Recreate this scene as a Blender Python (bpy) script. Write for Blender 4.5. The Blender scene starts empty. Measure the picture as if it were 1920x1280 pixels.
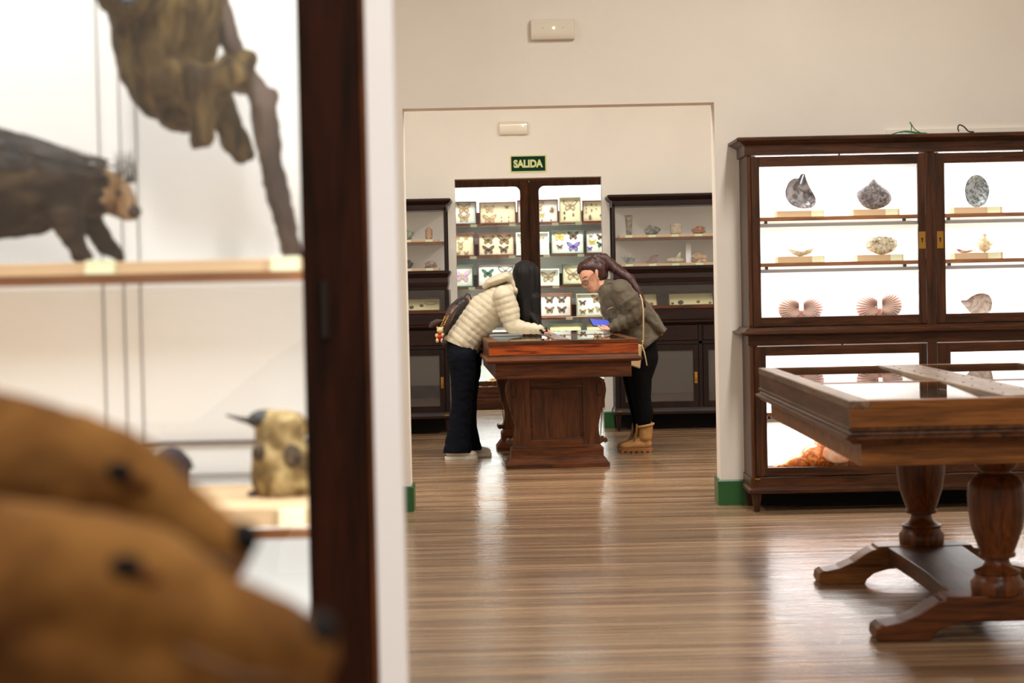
import bpy, bmesh, math, random
from mathutils import Vector, Matrix, noise
from mathutils.bvhtree import BVHTree

# ------------------------------------------------------------------ camera, world, lights, exposure
C = bpy.context.scene.collection
CAM_H, PITCH, ROLL, F = 1.4, math.radians(-1.84), math.radians(-1.2), 3733.33
cd = bpy.data.cameras.new('camera'); cam = bpy.data.objects.new('camera', cd); C.objects.link(cam)
cd.lens = 70; cd.sensor_width = 36; cd.clip_start = 0.05; cd.clip_end = 100
cam.matrix_world = Matrix.Translation((0, 0, CAM_H)) @ Matrix.Rotation(math.pi/2 + PITCH, 4, 'X') @ Matrix.Rotation(ROLL, 4, 'Z')
cd.dof.use_dof = True; cd.dof.focus_distance = 14.5; cd.dof.aperture_fstop = 3.7
bpy.context.scene.camera = cam
w = bpy.data.worlds.new('world'); bpy.context.scene.world = w; w.use_nodes = True
w.node_tree.nodes['Background'].inputs[0].default_value = (1, .9, .78, 1)
w.node_tree.nodes['Background'].inputs[1].default_value = 0.0
vs = bpy.context.scene.view_settings
bpy.context.scene.display_settings.display_device = 'sRGB'
vs.view_transform = 'Standard'; vs.look = 'None'; vs.gamma = 1; vs.use_curve_mapping = False
vs.exposure = 0.0
try:
    bpy.context.scene.cycles.max_bounces = 10
    bpy.context.scene.cycles.transparent_max_bounces = 24
    bpy.context.scene.cycles.sample_clamp_indirect = 6
except Exception: pass

def area(name, loc, sx, sy, power, col=(1, .86, .7), rot=(0, 0, 0), spread=180):
    l = bpy.data.lights.new(name, 'AREA'); l.shape = 'RECTANGLE'; l.size = sx; l.size_y = sy
    l.energy = power; l.color = col; l.spread = math.radians(spread)
    o = bpy.data.objects.new(name, l); C.objects.link(o); o.location = loc; o.rotation_euler = rot
    return o
WARM = (1, .975, .915)
CEIL = 4.3
# ceiling fittings: (x, y, width, length, power)
LAMPS = [(2.2, 2.5, .3, 2.4, 80), (1.6, 8.6, .3, 2.4, 130), (-2.6, 8.3, .3, 2.4, 80), (-.5, .2, .3, 2.0, 165),  # last fitting on this line is added to brighten the white wall end
         (.3, 13.8, .3, 2.4, 104), (2.9, 13.8, .3, 2.4, 104), (-2.5, 13.8, .3, 2.4, 104), (.2, 19.8, .3, 1.4, 22)]
for (lx, ly, sx, sy, pw) in LAMPS:
    area('room_light', (lx, ly, CEIL - .13), sx - .04, sy - .04, pw, WARM)

def at(px, py, Y):
    """a point on the plane y = Y seen along a sight line (pixel frame 1920 x 1280)"""
    u = (px - 960)/F; v = (640 - py)/F
    d = cam.matrix_world.to_3x3() @ Vector((u, v, -1))
    return Vector((d.x/d.y*Y, Y, CAM_H + d.z/d.y*Y))

# ------------------------------------------------------------------ materials
def rgb(r, g, b):
    f = lambda c: ((c/255 + .055)/1.055)**2.4 if c > 10 else c/255/12.92
    return (f(r), f(g), f(b), 1)
def mat(name):
    m = bpy.data.materials.new(name); m.use_nodes = True
    nt = m.node_tree; return m, nt, nt.nodes, nt.links, nt.nodes['Principled BSDF']
def ramp(N, stops):
    r = N.new('ShaderNodeValToRGB'); e = r.color_ramp.elements
    e[0].position, e[0].color = stops[0]; e[1].position, e[1].color = stops[-1]
    for p, c in stops[1:-1]:
        x = e.new(p); x.color = c
    return r
def coords(N, L, scale=(1, 1, 1), obj=True, rot=(0, 0, 0)):
    t = N.new('ShaderNodeTexCoord'); mp = N.new('ShaderNodeMapping')
    mp.inputs['Scale'].default_value = scale; mp.inputs['Rotation'].default_value = rot
    L.new(t.outputs['Object'], mp.inputs[0]); return mp.outputs[0]
def plain(name, col, rough=.5, metal=0, noise_amt=0, nscale=8, bump=0, bscale=60, spec=None, sheen=0, c2=None, squash=(1, 1, 1), coat=0):
    m, nt, N, L, B = mat(name)
    B.inputs['Base Color'].default_value = col; B.inputs['Roughness'].default_value = rough; B.inputs['Metallic'].default_value = metal
    if spec is not None: B.inputs['Specular IOR Level'].default_value = spec
    if sheen: B.inputs['Sheen Weight'].default_value = sheen
    if coat: B.inputs['Coat Weight'].default_value = coat
    if noise_amt or c2:
        v = coords(N, L, squash); n = N.new('ShaderNodeTexNoise'); n.inputs['Scale'].default_value = nscale; n.inputs['Detail'].default_value = 6
        L.new(v, n.inputs['Vector'])
        if c2 is None: c2 = tuple(max(0, c*(1 - noise_amt)) for c in col[:3]) + (1,)
        r = ramp(N, [(.35, c2), (.65, col)]); L.new(n.outputs[0], r.inputs[0]); L.new(r.outputs[0], B.inputs['Base Color'])
    if bump:
        v = coords(N, L, squash); n = N.new('ShaderNodeTexNoise'); n.inputs['Scale'].default_value = bscale; n.inputs['Detail'].default_value = 4
        L.new(v, n.inputs['Vector']); b = N.new('ShaderNodeBump'); b.inputs['Strength'].default_value = bump; b.inputs['Distance'].default_value = .01
        L.new(n.outputs[0], b.inputs['Height']); L.new(b.outputs[0], B.inputs['Normal'])
    return m
def wood(name, dark, light, axis='x', rough=.35, scale=1.0, mix=.5, coat=.15):
    """stained timber with long grain running along the axis"""
    m, nt, N, L, B = mat(name)
    s = {'x': (1.2, 14, 14), 'y': (14, 1.2, 14), 'z': (14, 14, 1.2)}[axis]
    v = coords(N, L, tuple(a*scale for a in s))
    n = N.new('ShaderNodeTexNoise'); n.inputs['Scale'].default_value = 1.6; n.inputs['Detail'].default_value = 8; n.inputs['Distortion'].default_value = 1.2
    L.new(v, n.inputs['Vector'])
    r = ramp(N, [(.3, dark), (.5, tuple(dark[i]*(1-mix) + light[i]*mix for i in range(3)) + (1,)), (.72, light)])
    L.new(n.outputs[0], r.inputs[0])
    n2 = N.new('ShaderNodeTexNoise'); n2.inputs['Scale'].default_value = 9; n2.inputs['Detail'].default_value = 3; L.new(v, n2.inputs['Vector'])
    mx = N.new('ShaderNodeMixRGB'); mx.blend_type = 'MULTIPLY'; mx.inputs[0].default_value = .55
    r2 = ramp(N, [(.35, (.45, .42, .4, 1)), (.6, (1, 1, 1, 1))]); L.new(n2.outputs[0], r2.inputs[0])
    L.new(r.outputs[0], mx.inputs[1]); L.new(r2.outputs[0], mx.inputs[2]); L.new(mx.outputs[0], B.inputs['Base Color'])
    B.inputs['Roughness'].default_value = rough + .06; B.inputs['Specular IOR Level'].default_value = .22; B.inputs['Coat Weight'].default_value = coat*.7; B.inputs['Coat Roughness'].default_value = .25
    b = N.new('ShaderNodeBump'); b.inputs['Strength'].default_value = .15; b.inputs['Distance'].default_value = .004
    L.new(n2.outputs[0], b.inputs['Height']); L.new(b.outputs[0], B.inputs['Normal'])
    return m
def glass(name, tint=(1, 1, 1, 1), base=.04, rough=0.0):
    m, nt, N, L, B = mat(name); N.remove(B)
    out = [n for n in N if n.type == 'OUTPUT_MATERIAL'][0]
    lw = N.new('ShaderNodeLayerWeight'); lw.inputs[0].default_value = .5
    p = N.new('ShaderNodeMath'); p.operation = 'POWER'; p.inputs[1].default_value = 5; L.new(lw.outputs['Facing'], p.inputs[0])
    a = N.new('ShaderNodeMath'); a.operation = 'MULTIPLY_ADD'; a.inputs[1].default_value = 1-base; a.inputs[2].default_value = base; L.new(p.outputs[0], a.inputs[0])
    t = N.new('ShaderNodeBsdfTransparent'); t.inputs[0].default_value = tint
    g = N.new('ShaderNodeBsdfGlossy'); g.inputs['Roughness'].default_value = rough
    mx = N.new('ShaderNodeMixShader'); L.new(a.outputs[0], mx.inputs[0]); L.new(t.outputs[0], mx.inputs[1]); L.new(g.outputs[0], mx.inputs[2])
    L.new(mx.outputs[0], out.inputs[0]); return m
def emit(name, col, s):
    m, nt, N, L, B = mat(name); B.inputs['Base Color'].default_value = col
    B.inputs['Emission Color'].default_value = col; B.inputs['Emission Strength'].default_value = s; return m
def plaster(name, col, bump=.25):
    m, nt, N, L, B = mat(name); v = coords(N, L)
    n = N.new('ShaderNodeTexNoise'); n.inputs['Scale'].default_value = 1.3; n.inputs['Detail'].default_value = 5; L.new(v, n.inputs['Vector'])
    r = ramp(N, [(.3, tuple(c*.93 for c in col[:3]) + (1,)), (.7, col)]); L.new(n.outputs[0], r.inputs[0]); L.new(r.outputs[0], B.inputs['Base Color'])
    n2 = N.new('ShaderNodeTexNoise'); n2.inputs['Scale'].default_value = 9; n2.inputs['Detail'].default_value = 8; L.new(v, n2.inputs['Vector'])
    b = N.new('ShaderNodeBump'); b.inputs['Strength'].default_value = bump; b.inputs['Distance'].default_value = .012
    L.new(n2.outputs[0], b.inputs['Height']); L.new(b.outputs[0], B.inputs['Normal']); B.inputs['Roughness'].default_value = .75
    return m
def floor_mat():
    m, nt, N, L, B = mat('worn_floor_boards'); v = coords(N, L); v.node.inputs['Location'].default_value = (7, 0, 0)
    br = N.new('ShaderNodeTexBrick'); br.inputs['Scale'].default_value = 1; br.inputs['Brick Width'].default_value = 60; br.inputs['Row Height'].default_value = .072
    br.inputs['Mortar Size'].default_value = .0022; br.inputs['Mortar Smooth'].default_value = .2; br.offset = .37; br.offset_frequency = 3
    br.inputs['Color1'].default_value = rgb(180, 149, 117); br.inputs['Color2'].default_value = rgb(132, 103, 78); br.inputs['Mortar'].default_value = rgb(62, 42, 29)
    L.new(v, br.inputs['Vector'])
    mp = N.new('ShaderNodeMapping'); mp.inputs['Scale'].default_value = (.7, 26, 1); L.new(v, mp.inputs[0])
    n = N.new('ShaderNodeTexNoise'); n.inputs['Scale'].default_value = 1.5; n.inputs['Detail'].default_value = 7; L.new(mp.outputs[0], n.inputs['Vector'])
    r = ramp(N, [(.28, (.42, .37, .34, 1)), (.5, (.86, .84, .83, 1)), (.72, (1.18, 1.12, 1.04, 1))]); L.new(n.outputs[0], r.inputs[0])
    mx = N.new('ShaderNodeMixRGB'); mx.blend_type = 'MULTIPLY'; mx.inputs[0].default_value = 1; L.new(br.outputs['Color'], mx.inputs[1]); L.new(r.outputs[0], mx.inputs[2])
    # big worn patches
    n3 = N.new('ShaderNodeTexNoise'); n3.inputs['Scale'].default_value = .9; n3.inputs['Detail'].default_value = 4
    mp3 = N.new('ShaderNodeMapping'); mp3.inputs['Scale'].default_value = (.6, 2.2, 1); L.new(v, mp3.inputs[0]); L.new(mp3.outputs[0], n3.inputs['Vector'])
    r3 = ramp(N, [(.35, (.72, .7, .69, 1)), (.62, (1.05, 1.04, 1.02, 1))]); L.new(n3.outputs[0], r3.inputs[0])
    m2 = N.new('ShaderNodeMixRGB'); m2.blend_type = 'MULTIPLY'; m2.inputs[0].default_value = .8; L.new(mx.outputs[0], m2.inputs[1]); L.new(r3.outputs[0], m2.inputs[2])
    L.new(m2.outputs[0], B.inputs['Base Color'])
    rr = ramp(N, [(.3, (.15, .15, .15, 1)), (.7, (.30, .30, .30, 1))]); L.new(n.outputs[0], rr.inputs[0]); L.new(rr.outputs[0], B.inputs['Roughness'])
    B.inputs['Specular IOR Level'].default_value = .6
    mh = N.new('ShaderNodeMath'); mh.operation = 'MULTIPLY_ADD'; mh.inputs[1].default_value = -1.0
    mp4 = N.new('ShaderNodeMapping'); mp4.inputs['Scale'].default_value = (.35, 13, 1); L.new(v, mp4.inputs[0])
    n4 = N.new('ShaderNodeTexNoise'); n4.inputs['Scale'].default_value = 1.5; n4.inputs['Detail'].default_value = 3; L.new(mp4.outputs[0], n4.inputs['Vector'])
    L.new(br.outputs['Fac'], mh.inputs[0]); L.new(n4.outputs[0], mh.inputs[2])
    b = N.new('ShaderNodeBump'); b.inputs['Strength'].default_value = .35; b.inputs['Distance'].default_value = .006
    L.new(mh.outputs[0], b.inputs['Height']); L.new(b.outputs[0], B.inputs['Normal'])
    return m
M = dict(
    wall=plaster('warm_cream_plaster', rgb(240, 231, 219)), wall_far=plaster('pale_cream_plaster', rgb(243, 236, 226)),
    white=plain('white_paint', rgb(240, 240, 244), .6), panel=plain('white_case_lining', rgb(240, 238, 234), .7), ceil=plain('ceiling_paint', rgb(225, 220, 210), .8),
    floor=floor_mat(), green=plain('green_skirting_paint', rgb(38, 92, 44), .35, noise_amt=.2),
    walnut=wood('walnut_x', rgb(38, 20, 9), rgb(92, 52, 24), 'x'), walnut_z=wood('walnut_z', rgb(36, 19, 9), rgb(86, 48, 23), 'z'),
    walnut_y=wood('walnut_y', rgb(40, 22, 11), rgb(92, 54, 30), 'y'),
    maho=wood('dark_mahogany', rgb(18, 7, 4), rgb(46, 18, 10), 'x', .4, coat=.05), maho_z=wood('dark_mahogany_upright', rgb(16, 6, 4), rgb(40, 16, 9), 'z', .4, coat=.05),
    red=wood('red_pine', rgb(80, 26, 7), rgb(184, 86, 30), 'x', .3, 1.3, .6), redbrown=wood('red_brown_wood', rgb(46, 22, 7), rgb(114, 60, 22), 'x', .35), redbrown_z=wood('red_brown_wood_upright', rgb(44, 22, 7), rgb(106, 58, 22), 'z', .35),
    oak=wood('golden_brown_oak', rgb(86, 48, 20), rgb(158, 102, 50), 'x', .32), oak_z=wood('turned_oak', rgb(60, 30, 14), rgb(122, 68, 32), 'z', .28),
    oak_y=wood('side_oak', rgb(58, 32, 18), rgb(112, 72, 46), 'y', .32), oak_top=wood('worn_oak_top', rgb(92, 68, 50), rgb(150, 122, 98), 'y', .35),
    stile=wood('foreground_stile', rgb(18, 7, 2), rgb(52, 22, 8), 'z', .6, coat=0), shelfw=wood('shelf_edge', rgb(120, 74, 40), rgb(172, 112, 64), 'x', .5),
    glass=glass('clear_glass'), greyfab=plain('grey_lining', rgb(96, 90, 84), .8), greydoor=plain('dark_grey_cloth', rgb(62, 56, 52), .9), dark=plain('under_cabinet_shade', rgb(18, 14, 12), .8),  # the near-black colour is painted shade for under the cabinets
    brass=plain('brass', rgb(178, 136, 64), .35, 1), iron=plain('dark_screw', rgb(42, 36, 32), .5, .6), key=plain('keyhole', rgb(12, 10, 8), .8),
    card=plain('label_card', rgb(226, 226, 186), .7), tan=plain('tan_board', rgb(205, 172, 132), .75), steel=plain('grey_diffuser', rgb(150, 146, 142), .5),
    plastic=plain('cream_plastic', rgb(232, 222, 204), .22, coat=.4), led=emit('green_led', (.75, 1, .25, 1), 6), lampm=emit('lamp_diffuser', (1, .9, .78, 1), 3),
    strip=emit('case_tube', (1, 1, 1, 1), 5), paper=plain('cream_paper', rgb(228, 224, 206), .8), print_=plain('print_grey', rgb(120, 116, 104), .8),
)

M['stile'].node_tree.nodes['Principled BSDF'].inputs['Specular IOR Level'].default_value = .1
# ------------------------------------------------------------------ mesh helpers
OFF = {}
def base_of(o):
    while o.parent: o = o.parent
    return OFF.get(o.name, Vector((0, 0, 0)))
class MB:
    def __init__(s): s.v = []; s.f = []; s.mi = []; s.cur = 0
    def add(s, vs, fs):
        n = len(s.v); s.v += [tuple(v) for v in vs]; s.f += [tuple(i + n for i in f) for f in fs]; s.mi += [s.cur]*len(fs); return s
    def box(s, x0, x1, y0, y1, z0, z1):
        return s.add([(x0, y0, z0), (x1, y0, z0), (x1, y1, z0), (x0, y1, z0), (x0, y0, z1), (x1, y0, z1), (x1, y1, z1), (x0, y1, z1)],
                     [(3, 2, 1, 0), (4, 5, 6, 7), (0, 1, 5, 4), (1, 2, 6, 5), (2, 3, 7, 6), (3, 0, 4, 7)])
    def obox(s, c, ax, ay, az):
        """box from its centre and three half-axis vectors"""
        c = Vector(c); ax, ay, az = Vector(ax), Vector(ay), Vector(az)
        vs = [c + i*ax + j*ay + k*az for k in (-1, 1) for (i, j) in ((-1, -1), (1, -1), (1, 1), (-1, 1))]
        return s.add(vs, [(3, 2, 1, 0), (4, 5, 6, 7), (0, 1, 5, 4), (1, 2, 6, 5), (2, 3, 7, 6), (3, 0, 4, 7)])
    def prism(s, pts, axis, a, b):
        n = len(pts)
        g = {'y': lambda p, t: (p[0], t, p[1]), 'x': lambda p, t: (t, p[0], p[1]), 'z': lambda p, t: (p[0], p[1], t)}[axis]
        vs = [g(p, a) for p in pts] + [g(p, b) for p in pts]
        return s.add(vs, [tuple(range(n))[::-1], tuple(range(n, 2*n))] + [(i, (i+1) % n, (i+1) % n + n, i + n) for i in range(n)])
    def ring(s, x0, x1, y0, y1, prof):
        """rectangular plan run up a profile of (outward offset, z)"""
        vs = []; fs = []
        for (o, z) in prof: vs += [(x0-o, y0-o, z), (x1+o, y0-o, z), (x1+o, y1+o, z), (x0-o, y1+o, z)]
        for k in range(len(prof)-1):
            for i in range(4):
                j = (i+1) % 4; fs.append((4*k+i, 4*k+j, 4*k+4+j, 4*k+4+i))
        m = 4*(len(prof)-1); fs += [(3, 2, 1, 0), (m, m+1, m+2, m+3)]
        return s.add(vs, fs)
    def lathe(s, prof, c, n=32):
        vs = []; fs = []
        for (r, z) in prof:
            for i in range(n):
                a = 2*math.pi*i/n; vs.append((c[0] + r*math.cos(a), c[1] + r*math.sin(a), c[2] + z))
        for k in range(len(prof)-1):
            for i in range(n):
                j = (i+1) % n; fs.append((k*n+i, k*n+j, (k+1)*n+j, (k+1)*n+i))
        fs += [tuple(range(n))[::-1], tuple(range((len(prof)-1)*n, len(prof)*n))]
        return s.add(vs, fs)
    def tube(s, pts, r, n=10, flat=1):
        pts = [Vector(p) for p in pts]; rs = r if isinstance(r, (list, tuple)) else [r]*len(pts)
        vs = []; fs = []; up = Vector((0, 0, 1)); prev = None
        for k, p in enumerate(pts):
            t = (pts[min(k+1, len(pts)-1)] - pts[max(k-1, 0)]).normalized()
            if prev is None:
                a = up if abs(t.z) < .9 else Vector((1, 0, 0)); prev = (a - t*a.dot(t)).normalized()
            else: prev = (prev - t*prev.dot(t)).normalized()
            q = t.cross(prev)
            for i in range(n):
                an = 2*math.pi*i/n; vs.append(p + rs[k]*(math.cos(an)*prev*flat + math.sin(an)*q))
        for k in range(len(pts)-1):
            for i in range(n):
                j = (i+1) % n; fs.append((k*n+i, k*n+j, (k+1)*n+j, (k+1)*n+i))
        fs += [tuple(range(n))[::-1], tuple(range((len(pts)-1)*n, len(pts)*n))]
        return s.add(vs, fs)
    def ball(s, c, r, n=14, m=10, rot=None):
        if not isinstance(r, (list, tuple)): r = (r, r, r)
        vs = [(0, 0, 1)]; fs = []
        for k in range(1, m):
            ph = math.pi*k/m
            for i in range(n):
                a = 2*math.pi*i/n; vs.append((math.sin(ph)*math.cos(a), math.sin(ph)*math.sin(a), math.cos(ph)))
        vs.append((0, 0, -1))
        for i in range(n):
            j = (i+1) % n; fs.append((0, 1+i, 1+j)); b = 1+(m-2)*n; fs.append((len(vs)-1, b+j, b+i))
            for k in range(m-2): fs.append((1+k*n+i, 1+(k+1)*n+i, 1+(k+1)*n+j, 1+k*n+j))
        out = []
        for v in vs:
            q = Vector((v[0]*r[0], v[1]*r[1], v[2]*r[2]))
            if rot: q = rot @ q
            out.append(q + Vector(c))
        return s.add(out, fs)
    def build(s, name, m, parent=None, smooth=False, bevel=0):
        me = bpy.data.meshes.new(name); off = base_of(parent) if parent else Vector((0, 0, 0))
        me.from_pydata([(v[0]-off.x, v[1]-off.y, v[2]-off.z) for v in s.v], [], s.f)
        ms = m if isinstance(m, (list, tuple)) else [m]
        for x in ms: me.materials.append(x)
        if len(ms) > 1: me.polygons.foreach_set('material_index', s.mi)
        bm = bmesh.new(); bm.from_mesh(me); bmesh.ops.recalc_face_normals(bm, faces=bm.faces); bm.to_mesh(me); bm.free()
        if smooth: me.polygons.foreach_set('use_smooth', [True]*len(me.polygons))
        o = bpy.data.objects.new(name, me); C.objects.link(o); o.parent = parent
        if bevel:
            b = o.modifiers.new('bevel', 'BEVEL'); b.width = bevel; b.segments = 2; b.limit_method = 'ANGLE'; b.angle_limit = math.radians(40)
        if smooth:
            try: me.set_sharp_from_angle(angle=math.radians(50))
            except Exception: pass
        return o
def box(*a): return MB().box(*a)
def tag(o, label, cat, group=None):
    o['label'] = label; o['category'] = cat
    if group: o['group'] = group
    return o
def thing(name, label, cat, loc=(0, 0, 0), group=None):
    o = bpy.data.objects.new(name, None); C.objects.link(o); o.location = loc; o.empty_display_size = .1
    OFF[o.name] = Vector(loc); return tag(o, label, cat, group)
def struct(name, mb, m, **k):
    o = mb.build(name, m, **k); o['kind'] = 'structure'; return o

def ell_pts(c, r, n=10):
    out = []
    for k in range(n+1):
        ph = math.pi*k/n
        for i in range(2*n if 0 < k < n else 1):
            a = math.pi*i/n; out.append(Vector((c[0] + r[0]*math.sin(ph)*math.cos(a), c[1] + r[1]*math.sin(ph)*math.sin(a), c[2] + r[2]*math.cos(ph))))
    return out
def rr(e):
    r = e[3:]; return (r[0],)*3 if len(r) == 1 else tuple(r)
def soft(chains, voxel, smooth=4, disp=None, cuts=(), n=10):
    """one continuous skin grown over chains of swelling and tapering joints; returns a bmesh in world space"""
    me = bpy.data.meshes.new('tmp'); bm = bmesh.new()
    for ch in chains:
        segs = [(ch[0], ch[0])] if len(ch) == 1 else list(zip(ch[:-1], ch[1:]))
        for a, b in segs:
            h = bmesh.new(); vs = [h.verts.new(p) for p in ell_pts(a[:3], rr(a), n) + (ell_pts(b[:3], rr(b), n) if a is not b else [])]
            g = bmesh.ops.convex_hull(h, input=vs)
            bad = [e for e in g['geom_interior'] + g['geom_unused'] if isinstance(e, bmesh.types.BMVert)]
            bmesh.ops.delete(h, geom=list(set(bad)), context='VERTS')
            t = bpy.data.meshes.new('t'); h.to_mesh(t); h.free(); bm.from_mesh(t); bpy.data.meshes.remove(t)
    bmesh.ops.recalc_face_normals(bm, faces=bm.faces)
    bm.to_mesh(me); bm.free()
    o = bpy.data.objects.new('tmp', me); C.objects.link(o)
    r = o.modifiers.new('r', 'REMESH'); r.mode = 'VOXEL'; r.voxel_size = voxel
    if smooth:
        s = o.modifiers.new('s', 'SMOOTH'); s.factor = .5; s.iterations = smooth
    dg = bpy.context.evaluated_depsgraph_get(); em = bpy.data.meshes.new_from_object(o.evaluated_get(dg))
    bpy.data.objects.remove(o); bpy.data.meshes.remove(me)
    bm = bmesh.new(); bm.from_mesh(em); bpy.data.meshes.remove(em)
    if disp:
        bm.normal_update()
        mv = [(v, v.normal.copy()*disp(v.co, v.normal)) for v in bm.verts]
        for v, d in mv: v.co += d
    for (pco, pno) in cuts:
        bmesh.ops.bisect_plane(bm, geom=bm.verts[:] + bm.edges[:] + bm.faces[:], plane_co=pco, plane_no=pno, clear_outer=True)
        bmesh.ops.holes_fill(bm, edges=[e for e in bm.edges if e.is_boundary], sides=0)
    return bm
def bm_obj(name, bm, m, parent=None, matf=None):
    off = base_of(parent) if parent else Vector((0, 0, 0))
    ms = m if isinstance(m, (list, tuple)) else [m]
    if matf:
        for f in bm.faces: f.material_index = matf(f.calc_center_median())
    bmesh.ops.recalc_face_normals(bm, faces=bm.faces)
    for f in bm.faces: f.smooth = True
    bmesh.ops.translate(bm, verts=bm.verts, vec=-off)
    me = bpy.data.meshes.new(name); bm.to_mesh(me); bm.free()
    for x in ms: me.materials.append(x)
    o = bpy.data.objects.new(name, me); C.objects.link(o); o.parent = parent
    return o
def blob(name, chains, m, parent=None, voxel=.01, smooth=4, disp=None, cuts=(), n=10, matf=None):
    return bm_obj(name, soft(chains, voxel, smooth, disp, cuts, n), m, parent, matf)
def fbm(p, s): return noise.fractal(Vector((p[0]*s, p[1]*s, p[2]*s)), 1.0, 2.0, 4)

# ------------------------------------------------------------------ the rooms
W0, W1, W2 = 12.0, 12.2, 18.3
struct('floor', box(-5, 5, -2.5, 22.2, -.05, 0), M['floor'])
struct('ceiling', box(-5, 5, -2.5, 22.2, CEIL, CEIL+.1), M['ceil'])
DX0, DX1, DZ = -.63, 1.243, 2.426
mb = MB(); mb.box(-5, DX0, W0, W1, 0, CEIL).box(DX1, 5, W0, W1, 0, CEIL).box(DX0, DX1, W0, W1, DZ, CEIL)
struct('wall_back', mb, M['wall'])
FX0, FX1, FZ = -.497, .85, 2.31
mb = MB(); mb.box(-5, FX0, W2, W2+.18, 0, CEIL).box(FX1, 5, W2, W2+.18, 0, CEIL).box(FX0, FX1, W2, W2+.18, FZ, CEIL)
struct('wall_far', mb, M['wall_far'])
struct('wall_left', box(-5.1, -5, -2.5, 22.2, 0, CEIL), M['wall'])
struct('wall_right', box(5, 5.1, -2.5, 22.2, 0, CEIL), M['wall'])
struct('wall_rear', box(-5, 5, -2.6, -2.5, 0, CEIL), M['wall'])
struct('wall_end', box(-5, 5, 22.1, 22.2, 0, CEIL), M['wall_far'])
# green skirtings, wrapped a little into each opening
BH = .152
mb = MB(); mb.ring(DX1-.018, 1.40, W0-.02, W1, [(0, 0), (0, BH-.008), (-.004, BH)]); struct('baseboard_right', mb, M['green'])
mb = MB(); mb.ring(-3.5, DX0+.018, W0-.02, W1, [(0, 0), (0, BH-.008), (-.004, BH)]); struct('baseboard_left', mb, M['green'])
mb = MB(); mb.ring(FX1-.015, 1.02, W2-.02, W2+.18, [(0, 0), (0, .14), (-.004, .15)]); struct('baseboard_far', mb, M['green'])
mb = MB(); mb.ring(-.66, FX0+.015, W2-.02, W2+.18, [(0, 0), (0, .14), (-.004, .15)]); struct('baseboard_far_left', mb, M['green'])
# raised plaster conduit strip above the shell cabinet
struct('trim_1', box(2.27, 4.9, W0-.02, W0+.01, 2.16, 2.24), M['wall'], bevel=.004)
for i, (lx, ly, sx, sy, pw) in enumerate(LAMPS):
    t = thing('ceiling_lamp', 'long white batten lamp on the ceiling above the ' + ['rear of the near gallery, right side', 'near gallery in front of the doorway', 'near gallery left of the doorway', 'camera, added to brighten the white wall end', 'far room centre', 'far room right side', 'far room left side', 'third room behind the far doorway'][i], 'lamp', (lx, ly, CEIL), 'batten lamps on the ceilings')
    box(lx-sx/2, lx+sx/2, ly-sy/2, ly+sy/2, CEIL-.07, CEIL).build('housing', M['white'], t)
    box(lx-sx/2+.02, lx+sx/2-.02, ly-sy/2+.02, ly+sy/2-.02, CEIL-.1, CEIL-.07).build('diffuser', M['lampm'], t)

# emergency lights and exit sign
def emergency(x0, x1, z0, z1, Y, label, ledx, ledz, dots):
    t = thing('emergency_light', label, 'emergency light', ((x0+x1)/2, Y, z0), 'emergency lights above the doorways')
    n = 10; pts = []
    for k in range(n+1):
        a = -1 + 2*k/n; pts.append((Y - .035 - .012*(1-abs(a)**4), z0 + (z1-z0)*k/n))
    pts = [(Y, z0)] + pts + [(Y, z1)]
    MB().prism(pts, 'x', x0, x1).build('housing', M['plastic'], t, smooth=True, bevel=.005)
    MB().ball((ledx, Y-.048, ledz), (.006, .004, .006)).build('indicator', M['led'], t, smooth=True)['label'] = 'small glowing yellow-green indicator'
    for (dx, dz) in dots: MB().ball((dx, Y-.0475, dz), (.004, .001, .004)).build('test_button', M['tan'], t, smooth=True)
emergency(.151, .413, 2.818, 2.94, W0, 'cream plastic emergency light high on the near wall above the doorway', .288, 2.885, [(.225, 2.885), (.345, 2.885)])
emergency(-.078, .184, 2.705, 2.825, W2, 'smaller-looking cream emergency light on the far wall above the green exit sign', .142, 2.785, [])
t = thing('exit_sign', 'green rectangular sign reading SALIDA above the lit insect cabinet', 'sign', (.182, W2, 2.37))
box(.018, .352, W2-.006, W2, 2.358, 2.518).build('backing_plate', plain('pale_green_edge', rgb(214, 220, 150), .5), t)
box(.028, .338, W2-.009, W2-.006, 2.372, 2.506).build('sign_face', plain('dark_green', rgb(8, 50, 30), .7, spec=.15), t)
cu = bpy.data.curves.new('letters', 'FONT'); cu.body = 'SALIDA'; cu.align_x = 'CENTER'; cu.align_y = 'CENTER'; cu.size = .1; cu.extrude = .001; cu.offset = .005
to = bpy.data.objects.new('tmp', cu); C.objects.link(to)
me = bpy.data.meshes.new_from_object(to.evaluated_get(bpy.context.evaluated_depsgraph_get())); bpy.data.objects.remove(to)
xs = [v.co.x for v in me.vertices]; ys = [v.co.y for v in me.vertices]; sx = .27/(max(xs)-min(xs)); sy = .074/(max(ys)-min(ys)); cx = (max(xs)+min(xs))/2; cy = (max(ys)+min(ys))/2
for v in me.vertices: v.co = Vector(((v.co.x-cx)*sx + .183 - .182, -.0105 + v.co.z*-1, (v.co.y-cy)*sy + 2.439 - 2.37))
lo = bpy.data.objects.new('lettering', me); C.objects.link(lo); me.materials.clear(); me.materials.append(plain('pale_yellow_letters', rgb(214, 218, 150), .5)); lo.parent = t

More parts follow.
